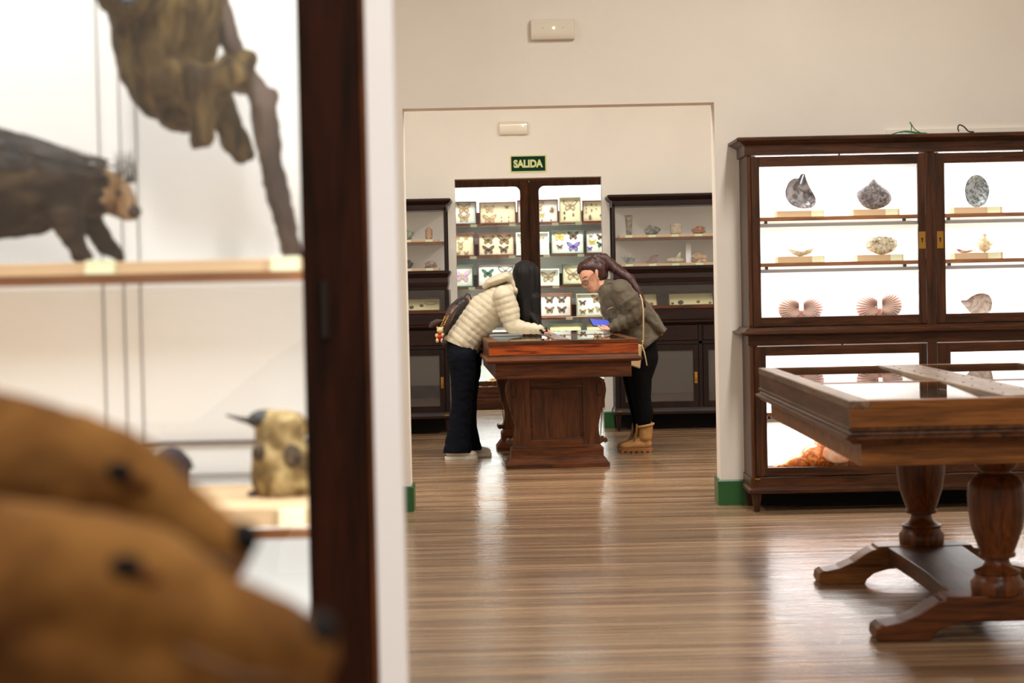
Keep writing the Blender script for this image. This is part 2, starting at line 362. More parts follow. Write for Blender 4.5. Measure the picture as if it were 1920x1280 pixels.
# ------------------------------------------------------------------ shell cabinet (right)
t = thing('shell_cabinet', 'tall dark wooden glazed cabinet brightly lit inside, standing right of the doorway', 'cabinet', (1.38, 11.6, 0))
XL, XR, YF, YB = 1.385, 3.56, 11.60, 11.98
mb = MB()
mb.box(XL, 1.407, YF, YB, .1, 2.09)                       # left side
mb.box(1.407, 1.43, YF+.001, YF+.05, .2, 2.07)
mb.box(2.421, 2.477, YF-.005, YF+.045, .2, 2.08)              # middle post
mb.box(XR-.03, XR, YF, YB, .1, 2.09)
mb.box(1.405, XR-.03, YF+.055, YB, 1.075, 1.105)                # floor of upper half
mb.box(1.405, XR-.03, YF+.055, YB, .205, .235)
mb.box(1.405, XR-.03, YF+.06, YB, 2.0755, 2.09)
mb.build('carcass', M['walnut_z'], t, bevel=.002)
mb = MB(); mb.ring(1.372, XR, YF-.012, YB, [(0, 2.078), (0, 2.135), (.008, 2.14), (.03, 2.156), (.048, 2.16), (.05, 2.176), (.04, 2.182)]); mb.build('cornice', M['walnut'], t, bevel=.0015)
mb = MB(); mb.ring(1.375, XR, YF-.01, YB, [(0, 1.03), (.03, 1.034), (.045, 1.04), (.045, 1.05), (.02, 1.056), (.005, 1.074), (0, 1.076)]); mb.build('waist_moulding', M['walnut'], t, bevel=.0015)
box(1.376, XR, YF-.006, YF+.05, .972, 1.03).build('frieze_board', M['walnut'], t, bevel=.0015)
mb = MB(); mb.ring(1.378, XR, YF-.008, YB, [(0, .105), (.012, .11), (.012, .13), (0, .14), (0, .2)]); mb.build('base_rail', M['walnut'], t, bevel=.0015)
for x in (1.385, 2.425, 3.5):
    mb = MB(); mb.ring(x, x+.055, YF-.005, YF+.05, [(-.012, 0), (0, .108)]); mb.build('leg', M['walnut_z'], t)
for x in (1.385, 3.5): MB().ring(x, x+.055, YB-.07, YB-.015, [(-.012, 0), (0, .108)]).build('leg', M['walnut_z'], t)
MB().box(1.44, XR-.05, YB-.02, YB-.01, .002, .12).build('shade_board', M['dark'], t)  # dark board stands in for the shade under the cabinet
box(1.407, XR-.03, YB-.012, YB, .21, 2.09).build('back_panel', M['panel'], t)
box(1.407, 1.4105, YF+.06, YB-.012, .24, 2.07).build('side_lining', M['panel'], t)
# chamfered corner strips
for (z0, z1) in ((1.09, 2.07), (.16, .97)):
    MB().prism([(1.385, YF), (1.392, YF-.012), (1.404, YF-.012), (1.404, YF)], 'z', z0, z1).build('corner_bead', M['redbrown_z'], t)
box(1.402, 1.43, YF-.022, YF-.019, .192, .2).build('brass_tag', M['brass'], t)
def door(x0, x1, z0, z1, gx0, gx1, gz0, gz1, lock=None):
    mb = MB(); y0, y1 = YF-.004, YF+.02
    mb.box(x0, gx0, y0, y1, z0, z1).box(gx1, x1, y0, y1, z0, z1); mb.cur = 1; mb.box(gx0, gx1, y0+.001, y1, gz1, z1).box(gx0, gx1, y0+.001, y1, z0, gz0)
    d = mb.build('door', [M['walnut_z'], M['walnut']], t, bevel=.0015)
    box(gx0-.004, gx1+.004, YF+.006, YF+.009, gz0-.004, gz1+.004).build('glass_pane', M['glass'], d)
    if lock:
        lx, lz = lock; box(lx-.019, lx+.019, y0-.003, y0, lz-.05, lz+.05).build('lock_plate', M['brass'], d, bevel=.001)
        mb = MB(); mb.lathe([(.006, -.001), (.006, .001)], (0, 0, 0), 12); mb.v = [(lx+v[0], y0-.004+v[2]*.5, lz+.008+v[1]) for v in mb.v]
        mb.box(lx-.003, lx+.003, y0-.0045, y0-.003, lz-.012, lz+.005); mb.build('keyhole', M['key'], d)
    return d
door(1.409, 2.4185, 1.083, 2.071, 1.457, 2.376, 1.136, 2.012, (2.398, 1.567))
door(2.4795, 3.522, 1.083, 2.071, 2.533, 3.47, 1.136, 2.012, (2.503, 1.567))
door(1.412, 2.4175, .209, .966, 1.478, 2.372, .258, .912)
door(2.4805, 3.522, .209, .966, 2.556, 3.47, .258, .912)
for x in (1.925, 3.0):
    for z in (2.0705, .9655, .2): box(x-.004, x+.004, YF+.0, YF+.02, z, z+.009).build('door_catch', M['iron'], t)
def cab_light(x0, x1, z, p, back=True):
    box(x0+.03, x1-.03, YF+.028, YF+.05, z-.012, z).build('light_strip', M['strip'], t)
    area('case_light', ((x0+x1)/2, YF+.2, z-.015), x1-x0-.1, .06, p, (.98, .97, .97), (math.radians(-4), 0, 0))
BAYS = ((1.41, 2.42), (2.48, 3.52))
for (x0, x1) in BAYS:
    for z in (1.718, 1.451, .575):
        mb = MB(); mb.box(x0, x1, YF+.06, YB-.013, z-.02, z)
        sh = mb.build('shelf', M['panel'], t); box(x0, x1, YF+.054, YF+.06, z-.021, z+.001).build('edge_strip', M['shelfw'], sh)
        box(x0, x1, YF+.055, YF+.16, z-.056, z-.036).build('light_bar', M['steel'], sh)
        for xx in (x0+.09, x1-.11): box(xx-.008, xx+.008, YF+.06, YF+.09, z-.036, z-.02).build('shelf_bracket', M['iron'], sh)
    cab_light(x0, x1, 2.0745, 7)
    area('case_light', ((x0+x1)/2, YF+.2, 1.66), x1-x0-.1, .08, 4, (.98, .97, .97), (math.radians(-4), 0, 0))
    area('case_light', ((x0+x1)/2, YF+.2, 1.393), x1-x0-.1, .08, 7, (.98, .97, .97), (math.radians(-4), 0, 0))
    area('case_light', ((x0+x1)/2, YF+.2, .96), x1-x0-.1, .06, 10, (.98, .97, .97), (math.radians(-4), 0, 0))
    area('case_light', ((x0+x1)/2, YF+.2, .515), x1-x0-.1, .08, 8, (.98, .97, .97), (math.radians(-4), 0, 0))
    area('case_light', ((x0+x1)/2, YF+.20, 1.112), x1-x0-.2, .1, 3, (.98, .97, .97), (math.pi, 0, 0))
# cables on the cabinet top
gw = plain('green_wire', rgb(40, 120, 60), .4); bw = plain('dark_wire', rgb(26, 40, 32), .4)
Yc = YF+.06
def wire(name, pts, r, m, label):
    P = [at(x, y, Yc + dy) for (x, y, dy) in pts]
    fine = []
    for i in range(len(P)-1):
        a, b, c, d = P[max(i-1, 0)], P[i], P[i+1], P[min(i+2, len(P)-1)]
        for k in range(6):
            s = k/6; fine.append(.5*((2*b) + (c-a)*s + (2*a-5*b+4*c-d)*s*s + (3*b-a-3*c+d)*s**3))
    fine.append(P[-1]); tag(MB().tube(fine, r, 8).build(name, m, smooth=True), label, 'wire')
wire('loose_wire', [(1672, 252, 0), (1690, 247, .02), (1712, 249, 0), (1728, 250.5, .03), (1716, 243, .01), (1706, 229, 0), (1709, 236, 0), (1708, 248, 0)], .003, gw, 'tangled green wire on top of the shell cabinet at its centre')
wire('loose_wire', [(1688, 248, .05), (1700, 246, .05), (1722, 249, .05), (1738, 250, .05)], .0045, gw, 'short green wire lying flat on the cabinet top under the tangled wire')
wire('loose_wire', [(1798, 247, 0), (1796, 240, 0), (1799, 234, 0), (1808, 238, .02), (1816, 246, .02), (1826, 247, .02)], .004, bw, 'dark looped wire with green end on the cabinet top, right of the tangled wire')

# plinths with cards
def plinth(px0, px1, pcard0, pcard1, zs, label, Y=YF+.1, d=.12, h=.038):
    x0 = at(px0, 400, Y).x; x1 = at(px1, 400, Y).x; a = at(pcard0, 400, Y).x; b = at(pcard1, 400, Y).x
    o = box(x0, x1, Y, Y+d, zs, zs+h).build('display_plinth', M['tan'], bevel=.002); tag(o, label, 'plinth', 'tan plinths in the shell cabinet')
    MB().obox(((a+b)/2, Y-.006, zs+h*.5), ((b-a)/2, 0, 0), (0, .0008, 0), (0, .002, h*.46)).build('label_card', M['card'], o)
    return (x0+x1)/2
S1, S2 = 1.718, 1.451
plinth(1457, 1545, 1521, 1543, S1, 'tan plinth with card under the dark pearly oyster shell')
plinth(1600, 1687, 1660, 1683, S1, 'tan plinth with card under the grey rough pointed shell')
plinth(1789, 1880, 1851, 1875, S1, 'tan plinth with card under the oval abalone shell')
plinth(1457, 1545, 1521, 1543, S2, 'tan plinth with card under the thin pale open shell')
plinth(1606, 1693, 1668, 1690, S2, 'tan plinth with card under the rough cream frilled shell')
plinth(1789, 1880, 1851, 1875, S2, 'tan plinth with card under the spiny shell and small red-edged shell')

# shells
def shellmat(name, cols, scale=14, rough=.3, metal=0, wavy=False, coat=.3):
    m, nt, N, L, B = mat(name); v = coords(N, L, (1, 1, 1))
    n = N.new('ShaderNodeTexNoise'); n.inputs['Scale'].default_value = scale; n.inputs['Detail'].default_value = 7; n.inputs['Distortion'].default_value = 1.5 if wavy else .3
    L.new(v, n.inputs['Vector']); k = len(cols)
    r = ramp(N, [(.3 + .4*i/(k-1), c) for i, c in enumerate(cols)]); L.new(n.outputs[0], r.inputs[0]); L.new(r.outputs[0], B.inputs['Base Color'])
    B.inputs['Roughness'].default_value = rough; B.inputs['Metallic'].default_value = metal; B.inputs['Coat Weight'].default_value = coat
    b = N.new('ShaderNodeBump'); b.inputs['Strength'].default_value = .4; b.inputs['Distance'].default_value = .01; L.new(n.outputs[0], b.inputs['Height']); L.new(b.outputs[0], B.inputs['Normal'])
    return m
def bowl(outline, Y, depth, toward=1, name='valve', n=8, cx=None, cz=None, tilt=0, rib=0, thick=.004, freq=0):
    """a dished shell valve: outline (x, z) pts swept inward toward an umbo, bulging toward the viewer (toward=-1) or away (1)"""
    k = len(outline); ax = sum(p[0] for p in outline)/k if cx is None else cx; az = sum(p[1] for p in outline)/k if cz is None else cz
    mb = MB(); vs = []; fs = []
    for sgn in (0, 1):
        for j in range(n+1):
            s = 1 - j/n
            for i, (x, z) in enumerate(outline):
                wob = rib*math.sin(i*freq)*(s) if rib else 0
                yy = Y + toward*(depth*math.sqrt(max(0, 1 - s*s)))*(1 if sgn == 0 else .82) + wob - (thick*toward*0 if sgn == 0 else 0) + (z-az)*tilt
                f = s if sgn == 0 else s*.97
                vs.append((ax + (x-ax)*f, yy + (0 if sgn == 0 else -toward*thick*.3), az + (z-az)*f))
    R = (n+1)*k
    for sgn in (0, 1):
        for j in range(n):
            for i in range(k):
                q = (i+1) % k; a = sgn*R + j*k
                fs.append((a+i, a+q, a+k+q, a+k+i))
    for i in range(k):
        q = (i+1) % k; fs.append((i, q, R+q, R+i))
    mb.add(vs, fs); return mb
def outl(pts, Y, sub=4):
    P = [at(x, y, Y) for x, y in pts]; k = len(P); out = []
    for i in range(k):
        a, b, c, d = P[i-1], P[i], P[(i+1) % k], P[(i+2) % k]
        for j in range(sub):
            s = j/sub; q = .5*((2*b) + (c-a)*s + (2*a-5*b+4*c-d)*s*s + (3*b-a-3*c+d)*s**3); out.append((q.x, q.z))
    return out
Ys = YF+.14
nac = shellmat('dark_nacre', [rgb(38, 36, 40), rgb(120, 116, 122), rgb(196, 192, 194), rgb(90, 74, 70)], 16, .2, .25, True)
out1 = outl([(1502, 326), (1509, 326), (1512, 336), (1518, 350), (1527, 366), (1530, 378), (1524, 388), (1510, 391), (1495, 389), (1482, 382), (1473, 368), (1474, 352), (1481, 339), (1491, 334), (1497, 334)], Ys)
t = thing('oyster_shell', 'dark grey pearly oyster shell with hooked tip, top shelf left', 'shell', (at(1502, 391, Ys).x, Ys, S1+.038), 'shells in the lit cabinet')
bowl(out1, Ys, .03, 1).build('valve', nac, t, smooth=True)
MB().tube([at(1507, 328, Ys-.004), at(1503, 340, Ys-.006), at(1499, 350, Ys-.002)], [.008, .018, .012], 10, .5).build('hinge', shellmat('blue_nacre', [rgb(30, 40, 50), rgb(110, 130, 140), rgb(230, 225, 220)], 40, .15, .3), t, smooth=True)
def single(name, pts, Y, depth, toward, m, label, zs, grp='shells in the lit cabinet', **k):
    o = outl(pts, Y); zmin = min(p[1] for p in o); o = [(x, z - zmin + zs) for x, z in o]
    return tag(bowl(o, Y, depth, toward, **k).build(name, m, smooth=True), label, 'shell', grp)
single('mussel_shell', [(1637, 328), (1642, 334), (1652, 344), (1664, 353), (1671, 364), (1670, 374), (1660, 383), (1645, 388), (1630, 388), (1618, 382), (1610, 372), (1606, 360), (1612, 351), (1626, 340), (1633, 332)], Ys, .035, -1,
       shellmat('rough_grey', [rgb(48, 44, 46), rgb(110, 104, 106), rgb(170, 160, 160)], 60, .7), 'rough grey pointed shell standing on the top shelf beside the pearly oyster', S1+.038)
single('abalone_shell', [(1832, 321), (1843, 325), (1851, 336), (1855, 350), (1852, 366), (1845, 377), (1833, 382), (1821, 379), (1812, 368), (1809, 352), (1812, 336), (1820, 325)], Ys, .028, 1,
       shellmat('abalone', [rgb(40, 48, 50), rgb(110, 124, 128), rgb(200, 212, 216), rgb(70, 90, 84)], 30, .15, .3, True), 'oval blue-grey abalone shell on the top shelf of the right bay', S1+.038)
creamy = shellmat('pale_cream', [rgb(200, 170, 120), rgb(238, 222, 196), rgb(250, 244, 236)], 30, .5)
single('open_shell', [(1474, 468), (1482, 472), (1492, 476), (1505, 475), (1514, 471), (1526, 466), (1524, 474), (1514, 480), (1500, 483), (1488, 480)], Ys, .03, -1, creamy, 'thin pale open shell lying low on the middle shelf, left bay', S2+.038)
single('frilled_shell', [(1623, 458), (1630, 448), (1645, 443), (1662, 443), (1677, 448), (1683, 458), (1679, 468), (1668, 476), (1650, 479), (1634, 474), (1625, 467)], Ys, .035, -1,
       shellmat('frilled', [rgb(120, 96, 60), rgb(214, 200, 168), rgb(246, 240, 226)], 70, .7), 'rough cream frilled oval shell on the middle shelf, left bay', S2+.038, rib=.004, freq=2.1)
single('small_clam', [(1793, 467), (1802, 470), (1812, 471), (1824, 468), (1822, 473), (1810, 475), (1798, 474)], Ys, .02, -1, shellmat('red_edge', [rgb(130, 40, 50), rgb(230, 190, 180), rgb(250, 240, 236)], 50, .4), 'small red-edged open clam beside the spiny shell, right bay', S2+.038)
t = thing('spiny_shell', 'pale yellow spiny shell standing on the middle shelf of the right bay', 'shell', (at(1846, 470, Ys).x, Ys, S2+.038), 'shells in the lit cabinet')
c0 = at(1846, 456, Ys); mb = MB(); mb.lathe([(.001, -.05), (.03, -.035), (.042, -.01), (.034, .015), (.02, .035), (.012, .045), (.016, .055), (.008, .066), (.001, .07)], (c0.x, c0.y, S2+.038+.05), 20); spm = shellmat('spiny', [rgb(214, 170, 100), rgb(246, 226, 180), rgb(252, 246, 234)], 60, .6); mb.build('whorl', spm, t, smooth=True)
random.seed(3); mb = MB()
for k in range(70):
    a = random.uniform(0, 6.28); z = random.uniform(-.035, .03); r = .038*math.sqrt(max(0, 1-(z/.05)**2)); d = Vector((math.cos(a), math.sin(a), .35)).normalized(); p = Vector((c0.x, c0.y, S2+.088+z)) + Vector((math.cos(a)*r, math.sin(a)*r, 0))
    mb.tube([p, p + d*.02], [.003, .0006], 5)
mb.build('spines', spm, t)

def scallop(pxl, pxr, pyt, label, c_l, c_r, rise=0):
    """two fanned scallop valves joined at the hinge"""
    Y = Ys; m0 = at((pxl+pxr)/2, 580, Y); half = (at(pxr, 580, Y).x - at(pxl, 580, Y).x)/2
    t = thing('scallop_shell', label, 'shell', (m0.x, Y, 1.105), 'shells in the lit cabinet')
    for sg, col in ((-1, c_l), (1, c_r)):
        R = half*.58; cx = m0.x + sg*half*.1; cz = 1.105 + R*.98 + (rise if sg > 0 else 0); out = []; n = 54
        for i in range(n+1):
            a = math.radians(-128 + 256*i/n); rr_ = R*(1 + .03*math.cos(i*2*math.pi/3))*(1 - .1*(abs(a)/2.2)**2)
            out.append((cx + sg*(half*.32 + rr_*math.cos(a)), cz + rr_*math.sin(a)))
        out.append((cx + sg*.002, cz - .012)); out.append((cx + sg*.002, cz + .012))
        k = len(out); vs = []; fs = []; ux, uz = cx, cz
        J = 12
        for side in (0, 1):
            for j in range(J+1):
                s = 1 - j/J*.96
                for i, (x, z) in enumerate(out):
                    y = Y - .05*math.sin(math.pi*min(1, s*.93))*.8 + .004*math.cos(i*2*math.pi/3)*s + (.003 if side else 0)
                    vs.append((ux + (x-ux)*s, y, uz + (z-uz)*s))
        R2 = (J+1)*k
        mb = MB()
        for side in (0, 1):
            for j in range(J):
                for i in range(k):
                    q = (i+1) % k; a = side*R2 + j*k
                    mb.mi.append(0 if (i % 3 == 1) else 1); mb.f.append((a+i, a+q, a+k+q, a+k+i))
        for i in range(k): mb.f.append((i, (i+1) % k, R2+(i+1) % k, R2+i)); mb.mi.append(0)
        mb.v = vs; mb.build('valve', [col, shellmat('scallop_light', [rgb(232, 196, 176), rgb(250, 236, 226)], 12, .5)], t, smooth=True)
    box(m0.x-half*.3, m0.x+half*.3, Y-.01, Y+.02, 1.105, 1.105+half*.5).build('hinge', shellmat('hinge_pink', [rgb(170, 104, 90), rgb(226, 176, 160)], 60, .5), t, bevel=.004)
pk = shellmat('rose_red', [rgb(134, 52, 50), rgb(196, 104, 96)], 20, .5); og = shellmat('orange_brown', [rgb(150, 76, 50), rgb(208, 132, 100)], 20, .5)
scallop(1459, 1543, 551, 'open pair of red and orange ribbed scallop valves, bottom left of upper case', og, pk)
scallop(1604, 1691, 545, 'open pair of peach ribbed scallop valves beside the red pair', pk, og, .008)
t0 = single('pearl_shell', [(1801, 562), (1812, 560), (1825, 551), (1840, 547), (1853, 550), (1860, 560), (1860, 572), (1856, 582), (1842, 592), (1828, 592), (1812, 576)], Ys, .03, 1, shellmat('pearl', [rgb(150, 120, 108), rgb(226, 206, 190), rgb(250, 240, 236)], 16, .25, 0, True), 'cream and brown pearl shell at the bottom of the right bay', 1.105)
# lower section
ora = shellmat('orange_conch', [rgb(140, 60, 20), rgb(226, 120, 40), rgb(246, 180, 110)], 24, .35, 0, True)
def conch(px0, px1, pyt, zs, label, m, flip=1, hs=1.0, Y=None):
    Y = Y or Ys; a = at(px0, 870, Y).x; b = at(px1, 870, Y).x; Lh = b - a; mb = MB(); pts = []; rs = []
    for k in range(41):
        s = k/40; x = a + Lh*s
        r = (.006 + .30*Lh*(s**1.25 if s < .62 else .62**1.25*max(0, 1-((s-.62)/.42)**2)**.6))*hs
        r *= 1 + .07*math.sin(s*38); pts.append((x, Y, zs + r*.85 + .002)); rs.append(max(r, .002))
    o = thing('conch_shell', label, 'shell', ((a+b)/2, Y, zs), 'shells in the lit cabinet')
    mb.tube(pts, rs, 28).build('whorl', m, o, smooth=True)
    s = .6; r = .2*Lh*hs; MB().ball((a + Lh*.62, Y-r*.75, zs+r*.7), (Lh*.16, .02, r*.45)).build('aperture', shellmat('conch_lip', [rgb(230, 150, 100), rgb(250, 214, 186)], 20, .25), o, smooth=True)
conch(1450, 1640, 810, .235, 'large orange pointed conch shell at the bottom left of the lower case', ora, hs=1.2)
conch(1622, 1715, 860, .235, 'smaller pink conch half hidden behind the table apron', shellmat('pink_conch', [rgb(190, 96, 76), rgb(236, 170, 150), rgb(250, 226, 214)], 24, .35), hs=.7)
conch(1893, 2030, 840, .235, 'orange conch at the bottom of the lower right bay, cut by the photo edge', ora, hs=.9)
conch(1470, 1560, 740, .575, 'dark pink turban shell on the lower shelf behind the table top', shellmat('dusky', [rgb(120, 70, 66), rgb(200, 150, 140)], 30, .4), hs=.8)

# ------------------------------------------------------------------ near display table
def table_top(t, x0, x1, y0, y1, zt, ms, band, cross, mside, mfront, mtop, apron_in, za, prof, tilt=0.0):
    """glazed table case: rails with a cross pattern of bars, panes between, moulded edge, apron"""
    rw = .075; cx = (x0+x1)/2
    for a in (x0, x1-rw): box(a, a+rw, y0, y1, zt-.03, zt).build('top_rail', mtop, t, bevel=.004)
    for a in (y0, y1-.05): box(x0+rw, x1-rw, a, a+.05, zt-.03, zt).build('end_rail', ms, t, bevel=.004)
    box(cx-band/2, cx+band/2, y0+.05, y1-.05, zt-.03, zt+.004).build('centre_board', mtop, t, bevel=.003)
    for cy in cross: box(x0+rw, cx-band/2, cy-.022, cy+.022, zt-.03, zt+.002).build('glazing_bar', ms, t, bevel=.002); box(cx+band/2, x1-rw, cy-.022, cy+.022, zt-.03, zt+.002).build('glazing_bar', ms, t, bevel=.002)
    ys = [y0+.05] + [v for cy in cross for v in (cy-.022, cy+.022)] + [y1-.05]
    for a, b in ((x0+rw, cx-band/2), (cx+band/2, x1-rw)):
        for k in range(0, len(ys), 2): MB().add([(a, ys[k], zt-.0045+tilt), (b, ys[k], zt-.0045+tilt), (b, ys[k+1], zt-.0045), (a, ys[k+1], zt-.0045), (a, ys[k], zt-.0005+tilt), (b, ys[k], zt-.0005+tilt), (b, ys[k+1], zt-.0005), (a, ys[k+1], zt-.0005)], [(3, 2, 1, 0), (4, 5, 6, 7), (0, 1, 5, 4), (1, 2, 6, 5), (2, 3, 7, 6), (3, 0, 4, 7)]).build('glass_pane', M['glass'], t)
    zb = prof[0][1]
    # side walls of the case
    for a in (x0+.004, x1-.024): box(a, a+.02, y0+.024, y1-.024, zb, zt-.03).build('side_board', mside, t)
    for a in (y0+.004, y1-.024): box(x0+.004, x1-.004, a, a+.02, zb, zt-.03).build('front_board', mfront, t)
    mb = MB(); mb.ring(x0+.004, x1-.004, y0+.004, y1-.004, prof); mb.build('edge_moulding', mside, t)
    a = apron_in; mb = MB(); mb.box(x0+a, x1-a, y0+a*1.2, y1-a*1.2, za, prof[-1][1]+.001); mb.build('apron', ms, t, bevel=.004)
    box(x0+.03, x1-.03, y0+.03, y1-.03, zb-.002, zb+.004).build('display_bed', M['paper'], t)
TX0, TX1, TY0, TY1 = 1.186, 2.50, 7.02, 9.6
t = thing('display_table', 'large brown wooden glass-topped display table on turned legs, right foreground', 'table', (1.84, 8.3, 0))
table_top(t, TX0, TX1, TY0, TY1, .94, M['oak'], .19, (8.15,), M['oak_y'], M['oak'], M['oak_top'], .05, .70,
          [(0, .845), (.006, .842), (.006, .832), (-.004, .828), (.0, .82), (.02, .812), (.02, .804), (.004, .796), (-.008, .785), (-.03, .783)], tilt=-.018)
for k in range(10):
    for sx in (-.055, .055): MB().lathe([(.005, 0), (.005, .0015), (.002, .002)], (1.843+sx + (.01 if k % 2 else -.01), TY0+.2+k*.24, .944), 10).build('screw', M['iron'], t)
legp = [(.001, 0), (.118, 0), (.122, .02), (.122, .045), (.108, .06), (.1, .075), (.108, .082), (.108, .09), (.07, .105), (.056, .125), (.056, .138), (.083, .145), (.086, .156), (.078, .164), (.09, .19),
        (.118, .26), (.13, .33), (.133, .385), (.132, .39), (.133, .395), (.128, .43), (.105, .458), (.083, .47), (.07, .476), (.07, .485), (.092, .5), (.108, .53), (.115, .555), (.001, .556)]
for py in (7.53, 8.93):
    z0 = .165
    p = MB().lathe([(r*.82, z*(.70-z0)/.556) for r, z in legp], (1.825, py, z0), 40).build('pedestal_leg', M['oak_z'], t, smooth=True)
    # trestle foot, profile across x
    def foot_pts(c, h):
        L_ = [(-.47, 0), (-.48, .02), (-.475, .05), (-.455, .062), (-.44, .06), (-.38, .072), (-.32, .098), (-.27, .13), (-.235, .15), (-.215, .152), (-.21, .165)]
        R_ = [(-x, z) for x, z in L_[::-1]]
        B_ = [(.27, 0), (.26, .02), (.23, .045), (.17, .062), (.1, .068), (-.1, .068), (-.17, .062), (-.23, .045), (-.26, .02), (-.27, 0)]
        return [(c+x, z) for x, z in L_ + R_ + B_]
    MB().prism(foot_pts(1.825, 0), 'y', py-.075, py+.075).build('trestle_foot', M['oak'] if py > 8 else M['redbrown'], t, bevel=.005)
n = 14; L_ = []; R_ = []
for k in range(n+1):
    s = k/n; y = 7.605 + (8.855-7.605)*s; hw = .168 - .014*math.sin(math.pi*s)
    L_.append((1.825-hw, y)); R_.append((1.825+hw, y))
MB().prism(L_ + R_[::-1], 'z', .09, .162).build('stretcher_board', M['walnut_y'], t, bevel=.005)

# ------------------------------------------------------------------ far display table
t = thing('display_table', 'red-brown panelled display table in the far room that two women lean over', 'table', (.36, 15.4, 0))
table_top(t, -.185, .895, 14.22, 16.75, .945, M['redbrown'], .11, (15.5,), M['redbrown'], M['red'], M['redbrown'], .05, .672,
          [(0, .845), (0, .835), (.004, .822), (.022, .815), (.026, .806), (.024, .796), (.01, .79), (.0, .785), (-.03, .783)])
random.seed(5)
for (ax, bx) in ((-.09, .27), (.43, .8)):
    for k in range(8):
        x = random.uniform(ax+.04, bx-.08); y = 14.4 + k*.27; s = box(x, x+random.uniform(.06, .12), y, y+.12, .849, .852).build('exhibit_note', [M['paper'], M['print_'], M['tan']][k % 3], t)
def pedestal(y0, y1, front):
    X0, X1 = -.025, .67; zt = .68
    f = -1 if front else 1; yf = y0 if front else y1
    for a in (X0+.055, X1-.155): box(a, a+.1, y0, y1, .16, zt).build('panel_stile', M['redbrown_z'], t, bevel=.003)
    for a, b in ((.16, .205), (.585, zt)): box(X0+.155, X1-.155, y0+.002, y1-.002, a, b).build('panel_rail', M['redbrown'], t, bevel=.002)
    box(X0+.15, X1-.15, y0+.02, y1-.02, .2, .59).build('centre_panel', M['redbrown_z'], t)
    mb = MB(); g = .012
    mb.box(X0+.155, X1-.155, y0+.008, y0+.02, .205, .205+g).box(X0+.155, X1-.155, y0+.008, y0+.02, .585-g, .585).box(X0+.155, X0+.155+g, y0+.008, y0+.02, .205, .585).box(X1-.155-g, X1-.155, y0+.008, y0+.02, .205, .585)
    mb.build('panel_bead', M['walnut'], t, bevel=.003)
    # scrolled consoles either side
    S = [(0, .16), (-.02, .17), (-.035, .18), (-.03, .2), (-.012, .215), (-.004, .24), (.0, .3), (-.012, .36), (-.032, .43), (-.052, .5), (-.062, .56), (-.056, .61), (-.034, .645), (-.008, .655), (.0, .664), (-.012, .672), (-.012, zt), (.06, zt), (.06, .16)]
    for sg, cx in ((1, X0+.04), (-1, X1-.04)):
        c = MB().prism([(cx + sg*a, z) for a, z in S], 'y', y0+.012, y1-.012).build('scroll_console', M['redbrown_z'], t, bevel=.005)
        pts = []
        for k in range(22):
            a = math.pi*2*k/21; pts.append((cx - sg*.012 + .021*math.cos(a), yf+f*-.010, .57 + .052*math.sin(a)))
        MB().tube(pts, .003, 6).build('carved_oval', M['walnut_z'], c, smooth=True)
        MB().prism([(cx - sg*.045 + .019*math.cos(a*.39), .192 + .019*math.sin(a*.39)) for a in range(16)], 'y', y0-.004, y1+.004).build('foot_volute', M['walnut_z'], c, bevel=.003)
        pts = [(cx - sg*(.038 - .026*s), y0+.008, .52 - .3*s) for s in (0, .25, .5, .75, 1)]
        MB().tube(pts, .003, 6).build('carved_groove', M['walnut_z'], c)
    mb = MB(); mb.ring(X0+.02, X1-.02, y0-.01, y1+.01, [(.052, 0), (.052, .03), (.046, .036), (.036, .05), (.022, .072), (.012, .08), (.012, .14), (.0, .15), (-.01, .165)]); mb.build('stepped_plinth', M['redbrown'], t, bevel=.002)
pedestal(14.60, 14.78, True); pedestal(16.14, 16.32, False)
box(.27, .37, 14.78, 16.14, .2, .26).build('stretcher', M['redbrown'], t)
t.rotation_euler.z = .05; t.location.x -= .045

